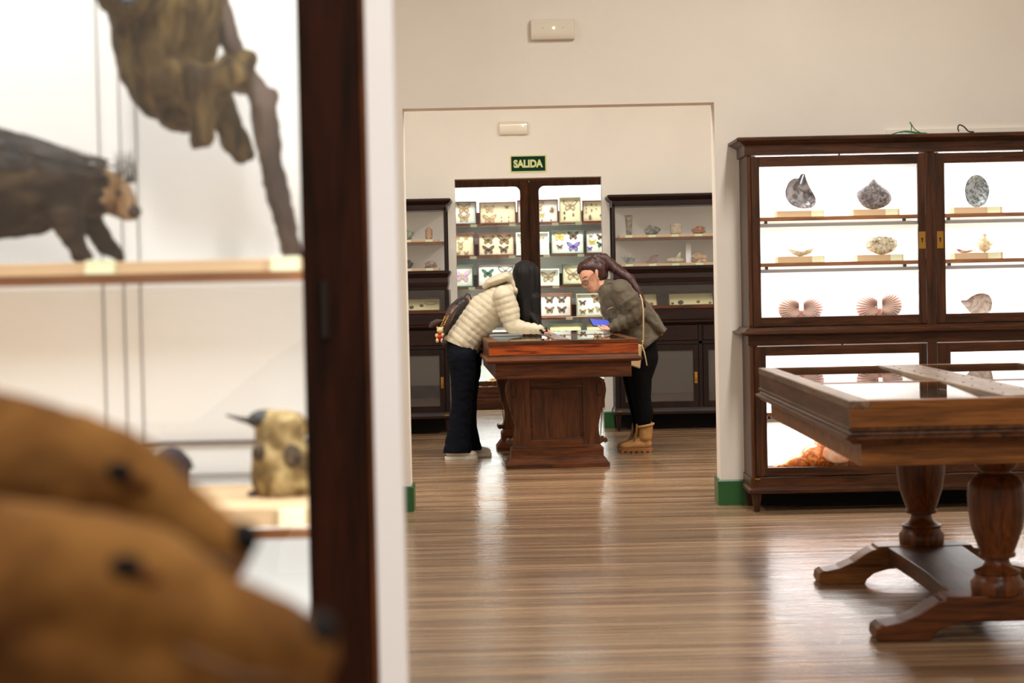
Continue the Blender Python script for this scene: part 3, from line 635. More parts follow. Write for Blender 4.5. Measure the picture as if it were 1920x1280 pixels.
# ------------------------------------------------------------------ mineral cabinets in the far room
def rock(name, c, r, m, label, seed=0, rough=.25, facets=False, grp='stones on the cabinet shelves', cat='stone'):
    bm = bmesh.new(); bmesh.ops.create_icosphere(bm, subdivisions=4, radius=1)
    for v in bm.verts:
        d = 1 + rough*noise.noise(v.co*1.4 + Vector((seed*7.3, seed, 0))) + rough*.5*noise.noise(v.co*3.5 + Vector((0, seed*3.1, 1)))
        if facets: d = 1 + rough*(noise.cell(v.co*2.2 + Vector((seed, 0, 0))) - .5)*1.2
        v.co = Vector((v.co.x*r[0]*d, v.co.y*r[1]*d, max(v.co.z*d, -.82)*r[2]))
    zmin = min(v.co.z for v in bm.verts); bmesh.ops.translate(bm, verts=bm.verts, vec=(c[0], c[1], c[2]-zmin))
    return tag(bm_obj(name, bm, m), label, cat, grp)
def mineral_cabinet(x0, x1, label, splits, side):
    Y, YB = 17.85, W2
    t = thing('mineral_cabinet', label, 'cabinet', ((x0+x1)/2, Y, 0)); mz, mx = M['maho_z'], M['maho']
    MB().ring(x0+.02, x1-.02, Y, YB-.002, [(0, 2.03), (0, 2.065), (.015, 2.07), (.035, 2.09), (.042, 2.1), (.042, 2.115), (.03, 2.12)]).build('cornice', mx, t, bevel=.001)
    mb = MB(); mb.box(x0+.02, x0+.045, Y, Y+.03, 1.46, 2.04).box(x0+.02, x0+.045, YB-.03, YB-.002, 1.46, 2.04)
    mb.box(x1-.045, x1-.02, Y, Y+.03, 1.46, 2.04).box(x1-.045, x1-.02, YB-.03, YB-.002, 1.46, 2.04)
    pass
    mb.box(x0+.02, x1-.02, Y, YB-.002, 2.015, 2.03); mb.build('upper_frame', mz, t, bevel=.002)
    box(x0+.045, x1-.045, Y+.012, Y+.016, 1.475, 2.02).build('glass_pane', M['glass'], t)
    for x in (x0+.03, x1-.034): box(x, x+.004, Y+.03, YB-.03, 1.475, 2.02).build('side_glass', M['glass'], t)
    box(x0+.02, x1-.02, YB-.012, YB-.002, 1.13, 2.03).build('back_panel', M['panel'], t)
    MB().ring(x0+.02, x1-.02, Y, YB-.012, [(-.004, 1.30), (-.004, 1.33), (.0, 1.335), (.004, 1.37), (.0, 1.41), (.01, 1.43), (.022, 1.45), (.022, 1.468), (.005, 1.476)]).build('waist_board', mx, t, bevel=.002)
    box(x0+.045, x1-.045, Y+.03, YB-.012, 1.712, 1.735).build('shelf', M['redbrown'], t)
    # desk section
    mb = MB(); mb.box(x0+.01, x0+.05, Y-.02, YB-.012, .95, 1.30).box(x1-.05, x1-.01, Y-.02, YB-.012, .95, 1.30)
    mb.box(x0+.05, x1-.05, Y-.02, Y+.03, .995, 1.09); mb.build('desk_frame', mx, t, bevel=.002)
    box(x0+.05, x1-.05, Y+.03, YB-.012, 1.085, 1.095).build('desk_floor', M['greyfab'], t)
    box(x0+.05, x1-.05, YB-.02, YB-.012, 1.095, 1.30).build('desk_back', M['greyfab'], t)
    box(x0+.05, x1-.05, Y-.012, Y-.008, 1.12, 1.30).build('desk_glass', M['glass'], t)
    MB().ring(x0+.01, x1-.01, Y-.02, YB-.012, [(0, 1.094), (.01, 1.1), (.01, 1.11), (0, 1.116)][::-1][::-1]).build('desk_ledge', M['redbrown'], t) if False else box(x0, x1, Y-.035, Y+.0, 1.094, 1.118).build('desk_ledge', M['redbrown'], t, bevel=.003)
    MB().ring(x0+.01, x1-.01, Y-.02, YB-.012, [(0, .955), (.012, .962), (.02, .972), (.02, .984), (0, .995)]).build('desk_moulding', mx, t)
    # lower body
    mb = MB(); mb.box(x0+.02, x0+.06, Y, YB-.012, .15, .955).box(x1-.06, x1-.02, Y, YB-.012, .15, .955); mb.box(x0+.06, x1-.06, Y, Y+.03, .77, .80); mb.box(x0+.06, x1-.06, Y, Y+.03, .945, .955)
    mb.box(x0+.06, x1-.06, YB-.03, YB-.012, .15, .955); mb.box(x0+.06, x1-.06, Y+.03, YB-.03, .15, .17)
    cols = [x0+.06] + sorted(splits) + [x1-.06]
    for s in splits: mb.box(s-.018, s+.018, Y, Y+.03, .2, .955)
    mb.build('lower_carcass', mz, t, bevel=.002)
    for a, b in zip(cols[:-1], cols[1:]):
        a2 = a + (.018 if a != cols[0] else 0); b2 = b - (.018 if b != cols[-1] else 0)
        d = box(a2+.004, b2-.004, Y-.006, Y+.02, .805, .94).build('drawer', mx, t, bevel=.004)
        m = (a2+b2)/2; hx = m
        h = box(hx-.035, hx+.035, Y-.012, Y-.006, .855, .885).build('drawer_plate', M['brass'], d, bevel=.002)
        mb = MB(); z0, z1 = .205, .765; mb.box(a2+.004, a2+.05, Y-.004, Y+.02, z0, z1).box(b2-.05, b2-.004, Y-.004, Y+.02, z0, z1).box(a2+.05, b2-.05, Y-.003, Y+.02, z1-.05, z1).box(a2+.05, b2-.05, Y-.003, Y+.02, z0, z0+.055)
        d = mb.build('lower_door', mz, t, bevel=.002)
        box(a2+.05, b2-.05, Y+.012, Y+.016, z0+.055, z1-.05).build('door_panel', M['greydoor'], d)
        box(a2+.05, b2-.05, Y+.004, Y+.007, z0+.055, z1-.05).build('door_glass', M['glass'], d)
        e = b2-.028; MB().box(e-.012, e+.012, Y-.008, Y-.004, .42, .52).ball((e, Y-.016, .46), (.006, .008, .03)).build('escutcheon', M['brass'], d)
    MB().ring(x0+.02, x1-.02, Y, YB-.012, [(0, .145), (.014, .15), (.014, .17), (.004, .19), (0, .205)]).build('base_moulding', mx, t)
    for x in (x0+.02, x1-.07):
        for y in (Y, YB-.07): MB().ring(x, x+.05, y, y+.05, [(-.012, 0), (0, .15)]).build('leg', mz, t)
    box(x0+.08, x1-.08, YB-.03, YB-.02, .002, .145).build('shade_board', M['dark'], t)  # shade beneath the cabinet, put in as a near-black board
    bx = x0+.035 if side > 0 else x1-.075
    box(bx, bx+.04, Y-.018, Y-.014, .172, .184).build('number_tag', M['brass'], t)
mineral_cabinet(.90, 2.55, 'dark red-brown mineral cabinet against the far wall, right of the lit insect case', [1.69], 1)
mineral_cabinet(-2.15, -.545, 'dark red-brown mineral cabinet against the far wall, left of the lit insect case', [-1.35], -1)
YM = 17.98
def strip_board(x0, x1, z, label, cards):
    o = box(x0, x1, YM-.04, YM+.16, z, z+.024).build('display_board', M['tan'], bevel=.002); tag(o, label, 'display board', 'beige boards on the mineral shelves')
    for px in cards: x = at(px, 437, YM-.05).x; box(x-.033, x+.033, YM-.045, YM-.041, z+.001, z+.022).build('label_card', M['card'], o)
Z1, Z2 = 1.735, 1.476
strip_board(.985, 2.45, Z1, 'beige board with cards on the upper shelf of the right mineral cabinet', (1179, 1223, 1266, 1310))
strip_board(.985, 2.45, Z2, 'beige board with cards on the lower shelf of the right mineral cabinet', (1179, 1223, 1266, 1311))
strip_board(-2.05, -.64, Z1, 'beige board with cards on the upper shelf of the left mineral cabinet', (763, 804))
strip_board(-2.05, -.64, Z2, 'beige board with cards on the lower shelf of the left mineral cabinet', (763, 804))
Z1 += .024; Z2 += .024; px = lambda x, y=430: at(x, y, YM+.04).x
def stone_m(n, a, b, **k): return plain(n, rgb(*a), .75, c2=rgb(*b), nscale=30, bump=.5, bscale=40, **k)
Yr = YM+.04
o = MB().lathe([(.001, 0), (.026, 0), (.028, .06), (.031, .12), (.036, .178), (.034, .182), (.001, .184)], (px(1179), Yr, Z1), 9).build('fossil_column', stone_m('fossil', (150, 138, 118), (92, 84, 70))); tag(o, 'tall tapering grey-brown fossil column, first on the upper shelf right of the door', 'fossil', 'stones on the cabinet shelves')
rock('rock_sample', (px(1223), Yr, Z1), (.062, .045, .042), stone_m('grey_rock', (140, 138, 132), (66, 64, 62)), 'mottled grey rock with pointed right end on the upper shelf', 1, .5)
o = MB().ring(px(1257), px(1277), Yr-.04, Yr+.04, [(-.004, Z1), (0, Z1+.01), (.002, Z1+.09), (-.008, Z1+.098)]).build('stone_block', stone_m('pale_block', (186, 168, 144), (150, 134, 112)), bevel=.008); tag(o, 'pale square stone block on the upper shelf between grey rock and orange nodule', 'stone', 'stones on the cabinet shelves')
rock('orange_nodule', (px(1310), Yr, Z1), (.06, .045, .036), stone_m('orange_st', (176, 120, 78), (112, 70, 46)), 'lumpy orange-brown nodule on the upper shelf beside the doorway edge', 4, .4)
t = thing('crystal_cluster', 'jagged silvery grey crystal cluster, first on the lower shelf right of the door', 'mineral', (px(1178), Yr, Z2), 'stones on the cabinet shelves')
random.seed(8); mb = MB()
for k in range(26):
    a = random.uniform(0, 6.28); e = random.uniform(.3, 1.3); d = Vector((math.cos(a)*math.cos(e), math.sin(a)*math.cos(e)*.5, math.sin(e))); b0 = Vector((px(1178)+random.uniform(-.025, .025), Yr, Z2+random.uniform(0, .04)))
    mb.tube([b0, b0+d*random.uniform(.04, .085)], [.012, .003], 5)
mb.build('crystals', stone_m('silver', (168, 170, 166), (92, 96, 96), metal=.1), t)
o = MB().prism([(px(1210), Z2), (px(1214), Z2+.03), (px(1222), Z2+.07), (px(1234), Z2+.078), (px(1234), Z2+.05), (px(1230), Z2+.01), (px(1222), Z2)], 'y', Yr-.012, Yr+.012).build('leaf_stone', stone_m('mauve', (146, 118, 112), (104, 80, 76)), bevel=.006); tag(o, 'flat purple-brown leaf-shaped stone on the lower shelf', 'stone', 'stones on the cabinet shelves')
t = thing('carved_stone', 'pale boat-shaped stone with an upright horn on the lower shelf', 'stone', (px(1266), Yr, Z2), 'stones on the cabinet shelves')
ms = stone_m('pale_st', (206, 196, 172), (170, 160, 138)); MB().ball((px(1265), Yr, Z2+.026), (.082, .035, .026)).build('base', ms, t, smooth=True); MB().tube([(px(1268), Yr, Z2+.03), (px(1272), Yr, Z2+.06), (px(1275), Yr, Z2+.095)], [.02, .018, .008], 10).build('horn', ms, t, smooth=True)
rock('coral_lump', (px(1311), Yr, Z2), (.06, .04, .042), stone_m('cor', (214, 188, 156), (168, 136, 106)), 'knobbly cream coral lump at the end of the lower shelf', 6, .7)
tag(box(px(1286), px(1296), Yr+.05, Yr+.058, Z2-.024+.026, Z2+.17).build('standing_card', M['white']), 'narrow white card standing behind the stones on the lower shelf', 'card')
rock('green_mineral', (px(764), Yr, Z1), (.045, .04, .05), stone_m('grn', (150, 164, 136), (84, 96, 74)), 'knobbly grey-green mineral on the upper shelf of the left cabinet', 9, .7)
o = MB().lathe([(.001, 0), (.03, 0), (.034, .03), (.033, .085), (.002, .118), (.001, .119)], (px(804), Yr, Z1), 6).build('pointed_crystal', stone_m('obel', (186, 150, 118), (150, 112, 84))); tag(o, 'pinkish pointed obelisk crystal on the upper shelf of the left cabinet', 'crystal', 'stones on the cabinet shelves')
rock('dark_mineral', (px(762), Yr, Z2), (.055, .04, .042), stone_m('drk', (60, 46, 46), (26, 20, 22)), 'dark nearly black rounded stone on the lower shelf of the left cabinet', 11, .3)
rock('pink_mineral', (px(806), Yr, Z2), (.05, .035, .034), stone_m('pnk', (168, 144, 136), (120, 98, 92)), 'greyish pink rough stone on the lower shelf of the left cabinet', 12, .6)
# trays in the desk sections
def tray(px0, px1, label, items):
    x0, x1 = at(px0, 560, 17.95).x, at(px1, 560, 17.95).x
    t = thing('specimen_tray', label, 'tray', ((x0+x1)/2, 17.95, 1.095), 'specimen trays in the cabinet desks')
    c, s = math.cos(.9), math.sin(.9); ctr = Vector(((x0+x1)/2, 18.03, 1.168)); u = Vector((1, 0, 0)); vdir = Vector((0, c, s)); nrm = Vector((0, -s, c)); hw, hh = (x1-x0)/2, .085
    mb = MB()
    for sg in (-1, 1): mb.obox(ctr + u*sg*(hw-.007), u*.007, vdir*hh, nrm*.018); mb.obox(ctr + vdir*sg*(hh-.007), u*hw, vdir*.007, nrm*.018)
    mb.build('tray_frame', M['walnut'], t)
    MB().obox(ctr - nrm*.01, u*(hw-.01), vdir*(hh-.01), nrm*.004).build('tray_lining', plain('yellow_lining', rgb(214, 206, 160), .8), t)
    for (fx, fy, r, col) in items:
        p = ctr + u*(fx*hw) + vdir*(fy*hh) + nrm*.002; MB().ball(p, (r*1.3, r*.6, r)).build('pinned_specimen', col, t, smooth=True)
sp1 = plain('spec_dark', rgb(70, 60, 50), .7); sp2 = plain('spec_brown', rgb(140, 100, 60), .7)
tray(1203, 1235, 'small yellow-lined tray in the right cabinet desk behind the woman in the olive jacket', [(.2, -.5, .014, sp2)])
tray(1253, 1341, 'wide yellow-lined specimen tray in the desk of the right cabinet', [(-.45, -.4, .02, sp1), (.3, -.35, .013, sp2), (-.8, -.5, .01, sp1), (.8, -.5, .01, sp2)])
tray(700, 826, 'long yellow-lined specimen tray in the desk of the left cabinet', [(.12, -.3, .016, sp1), (.42, -.1, .014, sp1), (-.4, .1, .014, sp2)])
t = thing('wire_loop', 'thin wire loop specimen in the left desk tray', 'wire', tuple(at(808, 568, 18.0))); 
pc = at(808, 568, 18.0); MB().tube([(pc.x + .055*math.cos(a*.42), 18.0 + .01*math.sin(a*.42), pc.z + .017*math.sin(a*.42)) for a in range(15)], .002, 6).build('loop', sp1, t)

# ------------------------------------------------------------------ lit insect cabinet in the third room
t = thing('insect_cabinet', 'tall lit glazed cabinet full of framed insects, seen through the far doorway', 'cabinet', (.22, 21.2, 0))
IX0, IX1, IY, IYB = -.86, 1.30, 21.2, 21.62; brz, brx = M['redbrown_z'], M['redbrown']
mb = MB(); mb.box(IX0, IX0+.04, IY, IYB, .12, 2.46).box(IX1-.04, IX1, IY, IYB, .12, 2.46).box(IX0+.04, IX1-.04, IY+.03, IYB, .2, .24); mb.build('carcass', brz, t, bevel=.003)
box(IX0+.04, IX1-.04, IY, IYB, 2.42, 2.46).build('cabinet_top', brx, t)
MB().ring(IX0, IX1, IY, IYB, [(0, .12), (.02, .1), (.02, 0)][::-1]).build('base_plinth', brx, t)
box(IX0+.04, IX1-.04, IY-.002, IY+.03, .12, .235).build('base_rail', brx, t, bevel=.004)
box(IX0+.04, IX1-.04, IYB-.02, IYB-.01, .24, 2.42).build('back_panel', plain('pale_green_white_lining', rgb(226, 232, 226), .7), t)
def idoor(x0, x1, gx0, gx1, rleft, rright):
    z0, z1, g0, g1 = .25, 2.42, .30, 2.362; y0, y1 = IY-.012, IY+.018; R = .06
    mb = MB(); mb.box(x0, gx0, y0, y1, z0, z1).box(gx1, x1, y0, y1, z0, z1).box(gx0, gx1, y0, y1, g1, z1).box(gx0, gx1, y0, y1, z0, g0)
    for flag, cx, sg in ((rleft, gx0, 1), (rright, gx1, -1)):
        if flag:
            pts = [(cx, g1)] + [(cx + sg*(R - R*math.sin(a*math.pi/16)), g1 - (R - R*math.cos(a*math.pi/16))) for a in range(9)][::-1]
            mb.prism(pts, 'y', y0, y1)
    d = mb.build('door', brz, t, bevel=.002); box(gx0, gx1, IY+.0, IY+.004, g0, g1).build('glass_pane', M['glass'], d); return d
idoor(IX0+.04, .214, IX0+.11, .115, True, True); d = idoor(.218, IX1-.04, .318, IX1-.11, True, True)
MB().tube([(.215, IY-.016, .26), (.215, IY-.016, 2.41)], .009, 8).build('closing_bead', brz, t, smooth=True)
box(.205, .228, IY-.03, IY-.022, 1.83, 1.85).build('latch', M['iron'], t)
SH = [1.975, 1.635, 1.305, .965, .63]
tags = {0: (888, 961, 1041, 1085), 1: (886, 959, 1024, 1088), 2: (882, 1040), 3: (1064,), 4: ()}
for k, z in enumerate(SH):
    s = box(IX0+.04, IX1-.04, IY+.09, IYB-.02, z-.02, z).build('shelf', M['panel'], t); box(IX0+.04, IX1-.04, IY+.084, IY+.09, z-.021, z+.001).build('edge_strip', M['shelfw'], s)
    box(IX0+.04, IX1-.04, IY+.30, IY+.315, z, z+.13).build('dark_back_strip', M['walnut'], s)  # added dark strip showing between the frames
    for pxx in tags[k]: x = at(pxx, 420, IY+.08).x; box(x-.035, x+.035, IY+.078, IY+.083, z-.03, z).build('label_card', M['card'], s)
    area('case_light', (.22, IY+.13, z-.03), 1.9, .05, 9.0, (.93, 1, .97), (math.radians(-20), 0, 0))
area('case_light', (.22, IY+.10, 2.40), 1.9, .08, 13, (.93, 1, .97), (math.radians(-16), 0, 0))
area('case_light', (.22, IYB-.09, 2.40), 1.9, .06, 16, (.93, 1, .97), (math.radians(8), 0, 0))
area('case_light', (.22, IY+.14, .6), 1.9, .06, 6, (.93, 1, .97), (math.radians(-14), 0, 0))
box(IX0+.1, IX1-.1, IY+.03, IY+.05, 2.395, 2.41).build('light_strip', M['strip'], t)
def wing_m(n, c, e): return [plain(n + '_edge', rgb(*e), .7), plain(n, rgb(*c), .6)]
WC = {'moth': wing_m('pale_moth', (206, 176, 132), (176, 142, 102)), 'brown': wing_m('brown_wing', (160, 118, 78), (66, 50, 38)), 'dark': wing_m('dark_wing', (120, 84, 60), (34, 28, 28)),
      'violet': wing_m('violet_wing', (150, 126, 226), (60, 48, 100)), 'green': wing_m('green_wing', (58, 116, 74), (28, 38, 34)), 'zebra': wing_m('zebra_wing', (214, 208, 192), (66, 58, 54)), 'yellow': wing_m('yellow_wing', (232, 206, 110), (200, 160, 70)),
      'pink': wing_m('pink_wing', (206, 164, 206), (200, 176, 140)), 'beige': wing_m('beige_wing', (196, 178, 142), (140, 120, 88)), 'orange': wing_m('orange_wing', (196, 140, 70), (44, 34, 30)), 'beetle': wing_m('beetle', (70, 60, 50), (44, 38, 32)), 'bug': wing_m('brown_bug', (140, 96, 56), (100, 66, 40))}
FW = [(.02, .0), (.10, .25), (.3, .5), (.62, .66), (.98, .72), (.96, .5), (.8, .22), (.55, .04), (.25, -.04)]
HW = [(.02, -.02), (.3, -.06), (.58, -.06), (.7, -.25), (.62, -.5), (.44, -.66), (.3, -.6), (.16, -.4), (.05, -.22)]
def insect(kind, c, s, parent, aspect=1):
    """wings spread, seen from the front; c is the centre on the backing, s half span"""
    mb = MB(); body = kind in ('beetle', 'bug')
    if body: mb.cur = 1; mb.ball(c, (s*.45, s*.25, s*.9), 10, 8); mb.cur = 0; mb.ball(c + Vector((0, -s*.1, s*.85)), (s*.25, s*.2, s*.25), 8, 6)
    if body:
        for sg in (-1, 1):
            for q in (-.5, 0, .5): mb.tube([c + Vector((0, 0, q*s)), c + Vector((sg*s*.75, .0, q*s*1.3))], s*.05, 4)
    else:
        for sg in (-1, 1):
            for poly in (FW, HW):
                for sc, dy, mi in ((1, 0, 0), (.68, -.0012, 1)):
                    cx = sum(p[0] for p in poly)/len(poly); cz = sum(p[1] for p in poly)/len(poly); mb.cur = mi
                    pts = [(c.x + sg*s*(cx + (x-cx)*sc), c.z + s*aspect*(cz + (z-cz)*sc)) for x, z in poly]
                    mb.prism(pts, 'y', c.y + dy, c.y + .001)
        mb.cur = 0; mb.ball(c + Vector((0, -.002, 0)), (s*.07, s*.06, s*.42), 8, 6)
    mb.build('beetle' if body else 'butterfly', WC[kind], parent)
def iframe(x0, x1, y0, y1, shelf, fcol, bcol, items, label, dy=0, top=None):
    Y = IY+.22+dy; a, b = at(x0, y1, Y), at(x1, y0, Y); z0 = SH[shelf]; z1 = z0 + (b.z-a.z)
    X0, X1 = a.x, b.x; f = .012
    t = thing('insect_display_box', label, 'insect frame', ((X0+X1)/2, Y, z0), 'framed insects in the lit cabinet')
    MB().box(X0, X0+f, Y-.03, Y+.03, z0, z1).box(X1-f, X1, Y-.03, Y+.03, z0, z1).box(X0+f, X1-f, Y-.03, Y+.03, z0, z0+f*1.2).box(X0+f, X1-f, Y-.03, Y+.03, z1-f, z1).build('frame', fcol, t, bevel=.0015)
    box(X0+f, X1-f, Y+.0, Y+.006, z0+f, z1-f).build('backing_card', bcol, t)
    for (kind, fx, fy, s) in items:
        insect(kind, Vector((X0 + (X1-X0)*fx, Y-.004, z1 - (z1-z0)*fy)), s*(X1-X0), t)
fr_m = plain('maroon_frame', rgb(92, 30, 28), .4); fr_d = plain('dark_frame', rgb(52, 34, 32), .45); fr_g = plain('dark_green_frame', rgb(46, 66, 54), .45); fr_o = plain('olive_grey_frame', rgb(146, 136, 108), .5); fr_l = plain('pale_frame', rgb(214, 222, 206), .5); fr_r = plain('red_brown_frame', rgb(122, 54, 32), .4)
bk_w = plain('white_backing', rgb(238, 238, 222), .8); bk_y = plain('cream_backing', rgb(240, 228, 184), .8); bk_yy = plain('yellow_backing', rgb(232, 216, 150), .8)
iframe(838, 893, 371, 416, 0, fr_d, bk_w, [('moth', .58, .3, .24), ('moth', .58, .7, .2)], 'dark framed box with two pale moths, leftmost on the top shelf')
iframe(899, 967, 374, 417, 0, fr_m, bk_y, [('moth', .28, .32, .14), ('moth', .28, .78, .19), ('brown', .75, .25, .06), ('bug', .6, .7, .025), ('bug', .8, .7, .025), ('bug', .6, .86, .025), ('bug', .8, .88, .025)], 'maroon framed box with pale moths at top left of the cabinet')
iframe(970, 1046, 369, 415, 0, fr_m, bk_w, [('moth', .5, .3, .16), ('dark', .8, .5, .02), ('bug', .85, .45, .07), ('yellow', .6, .65, .08), ('beetle', .6, .88, .025), ('beetle', .82, .88, .025)], 'maroon framed box partly behind the centre post, top shelf')
iframe(1049, 1089, 366, 415, 0, fr_o, bk_y, [('beige', .5, .34, .34), ('beetle', .24, .62, .07), ('beetle', .24, .82, .07), ('bug', .64, .7, .08)], 'olive grey upright frame with one large brown moth over beetles')
iframe(1092, 1140, 370, 412, 0, fr_m, bk_y, [('bug', .16, .22, .035), ('bug', .16, .38, .035), ('bug', .16, .54, .035), ('bug', .36, .2, .05), ('bug', .36, .45, .05), ('bug', .54, .22, .035), ('bug', .54, .4, .035), ('bug', .3, .78, .09), ('beetle', .7, .7, .05)], 'maroon frame of small beetles in rows at the right end of the top shelf')
iframe(838, 889, 433, 478, 1, fr_m, bk_y, [('moth', .4, .2, .12), ('moth', .7, .2, .12), ('moth', .5, .45, .12), ('moth', .5, .65, .1), ('moth', .4, .85, .1), ('moth', .7, .85, .1)], 'maroon frame of small tan moths, left end of the second shelf')
iframe(897, 964, 432, 476, 1, fr_m, bk_y, [('brown', .28, .3, .17), ('brown', .72, .3, .19), ('dark', .28, .73, .17), ('dark', .7, .73, .14)], 'red-brown frame holding four brown butterflies in two rows')
iframe(968, 1029, 430, 474, 1, fr_l, bk_w, [('moth', .15, .25, .05), ('moth', .7, .25, .06), ('moth', .82, .25, .05), ('moth', .15, .4, .05)], 'pale frame crossing behind the centre post, second shelf')
iframe(1033, 1095, 429, 475, 1, fr_g, bk_w, [('yellow', .27, .25, .18), ('dark', .67, .22, .17), ('brown', .27, .68, .1), ('violet', .67, .68, .2)], 'dark green frame with a violet butterfly and a yellow one')
iframe(1098, 1150, 427, 473, 1, fr_d, bk_w, [('zebra', .2, .25, .1), ('dark', .55, .3, .16), ('yellow', .25, .5, .14), ('green', .55, .62, .16), ('violet', .15, .78, .1)], 'dark frame of mixed coloured butterflies at the right end of the second shelf')
iframe(838, 887, 485, 528, 2, fr_g, bk_w, [('pink', .58, .5, .34)], 'dark green frame with one pink and lilac butterfly')
iframe(896, 968, 486, 531, 2, fr_d, bk_w, [('green', .26, .42, .16), ('zebra', .72, .38, .2)], 'dark frame with a green butterfly and a striped one above the cream hood')
iframe(1008, 1048, 498, 530, 2, fr_l, bk_w, [('beige', .5, .5, .34)], 'small white frame with one beige butterfly between the two women')
iframe(1054, 1115, 487, 528, 2, fr_g, bk_y, [('beige', .35, .5, .26), ('brown', .8, .5, .12)], 'dark green frame with a large beige butterfly partly behind the red-haired woman')
iframe(838, 893, 549, 592, 3, fr_r, bk_y, [('yellow', .6, .3, .15), ('yellow', .6, .7, .15)], 'yellowish frame half hidden behind the backpack')
iframe(996, 1071, 547, 593, 3, fr_r, bk_w, [('dark', .46, .28, .12), ('dark', .76, .28, .12), ('brown', .46, .7, .12), ('dark', .76, .7, .12)], 'red-brown frame with four dark butterflies between the women, fourth shelf')
iframe(1081, 1140, 548, 592, 3, fr_o, bk_w, [('dark', .2, .4, .12), ('orange', .65, .25, .18), ('orange', .2, .8, .11), ('orange', .45, .75, .1), ('beige', .72, .7, .14)], 'grey framed box of dark and orange butterflies above the phone')
iframe(1030, 1091, 605, 652, 4, fr_g, bk_yy, [('moth', .3, .6, .1), ('moth', .7, .6, .1)], 'dark frame with plain yellow backing just above the far table')
iframe(1099, 1150, 606, 652, 4, fr_d, bk_yy, [('moth', .5, .6, .1)], 'dark yellow-backed frame on the fifth shelf behind the phone')
iframe(915, 985, 607, 652, 4, fr_d, bk_w, [('moth', .3, .6, .1)], 'pale-backed frame on the fifth shelf behind the leaning arm')
coral = stone_m('golden_coral', (190, 150, 84), (120, 86, 44))
for k, (a, b, r) in enumerate(((905, 917, .035), (922, 938, .06), (945, 962, .06))):
    rock('coral_piece', (at((a+b)/2, 725, IY+.15).x, IY+.15, .24), (r, r*.8, r*.8), coral, ['small golden brown coral piece at the left on the cabinet floor', 'golden brown coral piece on the insect cabinet floor, middle one', 'golden brown coral piece on the cabinet floor nearest the table leg'][k], 20+k, .8, grp='coral on the insect cabinet floor', cat='coral')

# ------------------------------------------------------------------ people
def P(px, py, Y, *r): p = at(px, py, Y); return (p.x, p.y, p.z) + r
def seg_s(p, a, b):
    ab = b - a; t = max(0, min(1, (p-a).dot(ab)/ab.length_squared)); return t*ab.length, (p - (a + ab*t)).length
def quilted(bones, amp, pitch, folds=0, seed=0):
    """padding ridges ringed round each bone"""
    def f(co, no):
        best = None; acc = 0
        for (a, b, off, rad) in bones:
            s, d = seg_s(co, a, b)
            if best is None or d/rad < best[0]: best = (d/rad, s+off)
        q = abs(math.sin(math.pi*best[1]/pitch))
        return amp*(q**.45 - .75) + folds*noise.noise(co*9 + Vector((seed, 0, 0))) + folds*.35*noise.noise(co*34)
    return f
def crumple(amp, scale, seed=0, stretch=(1, 1, 1)):
    def f(co, no):
        c = Vector((co.x*stretch[0], co.y*stretch[1], co.z*stretch[2]))*scale + Vector((seed, 0, 0))
        n = noise.noise(c) + .5*noise.noise(c*2.1); return amp*(1 - 2.4*abs(n))
    return f
skin = plain('skin', rgb(214, 156, 128), .5, noise_amt=.08, nscale=20); skin.node_tree.nodes['Principled BSDF'].inputs['Subsurface Weight'].default_value = .1; skin.node_tree.nodes['Principled BSDF'].inputs['Subsurface Scale'].default_value = .01
lips = plain('lips', rgb(176, 92, 84), .45)
black_hair = plain('black_hair', rgb(12, 8, 8), .55, spec=.25, c2=rgb(12, 9, 9), nscale=40, squash=(6, 6, 1), bump=.5, bscale=60)
red_hair = plain('auburn_hair', rgb(70, 26, 20), .45, c2=rgb(28, 12, 11), nscale=30, squash=(5, 5, 2), bump=.15, bscale=30)
cream_c = plain('cream_quilted_nylon', rgb(194, 182, 158), .6, noise_amt=.06, nscale=25); olive_c = plain('olive_brown_cotton', rgb(80, 68, 49), .65, noise_amt=.25, nscale=12, sheen=.15)
denim = plain('dark_navy_denim', rgb(12, 15, 25), .9, noise_amt=.4, nscale=14, spec=.15); blackc = plain('black_leggings', rgb(9, 8, 10), .9, spec=.12)
whites = plain('white_canvas_shoe', rgb(226, 216, 204), .6); soles = plain('white_rubber', rgb(232, 226, 214), .5)
tanb = plain('tan_boot_leather', rgb(184, 134, 78), .55, noise_amt=.25, nscale=16); tansole = plain('tan_boot_sole', rgb(146, 98, 52), .6)

def fingers(base, dirv, up, n=4, ln=.07, r=.0085, curl=.5, spread=.017):
    """four finger chains fanned across the palm end, each bent twice"""
    out = []; d = Vector(dirv).normalized(); u = Vector(up).normalized(); side = d.cross(u).normalized()
    lens = (.85, 1, .95, .75)
    for i in range(n):
        p = Vector(base) + side*(i-(n-1)/2)*spread; L_ = ln*lens[i]; ch = [(p.x, p.y, p.z, r)]; a = 0
        for k in range(3):
            a += curl*(.5+.3*k); dd = d*math.cos(a) - u*math.sin(a); p = p + dd*L_/3*(1.2-.2*k); ch.append((p.x, p.y, p.z, r*(1-.1*(k+1))))
        out.append(ch)
    return out

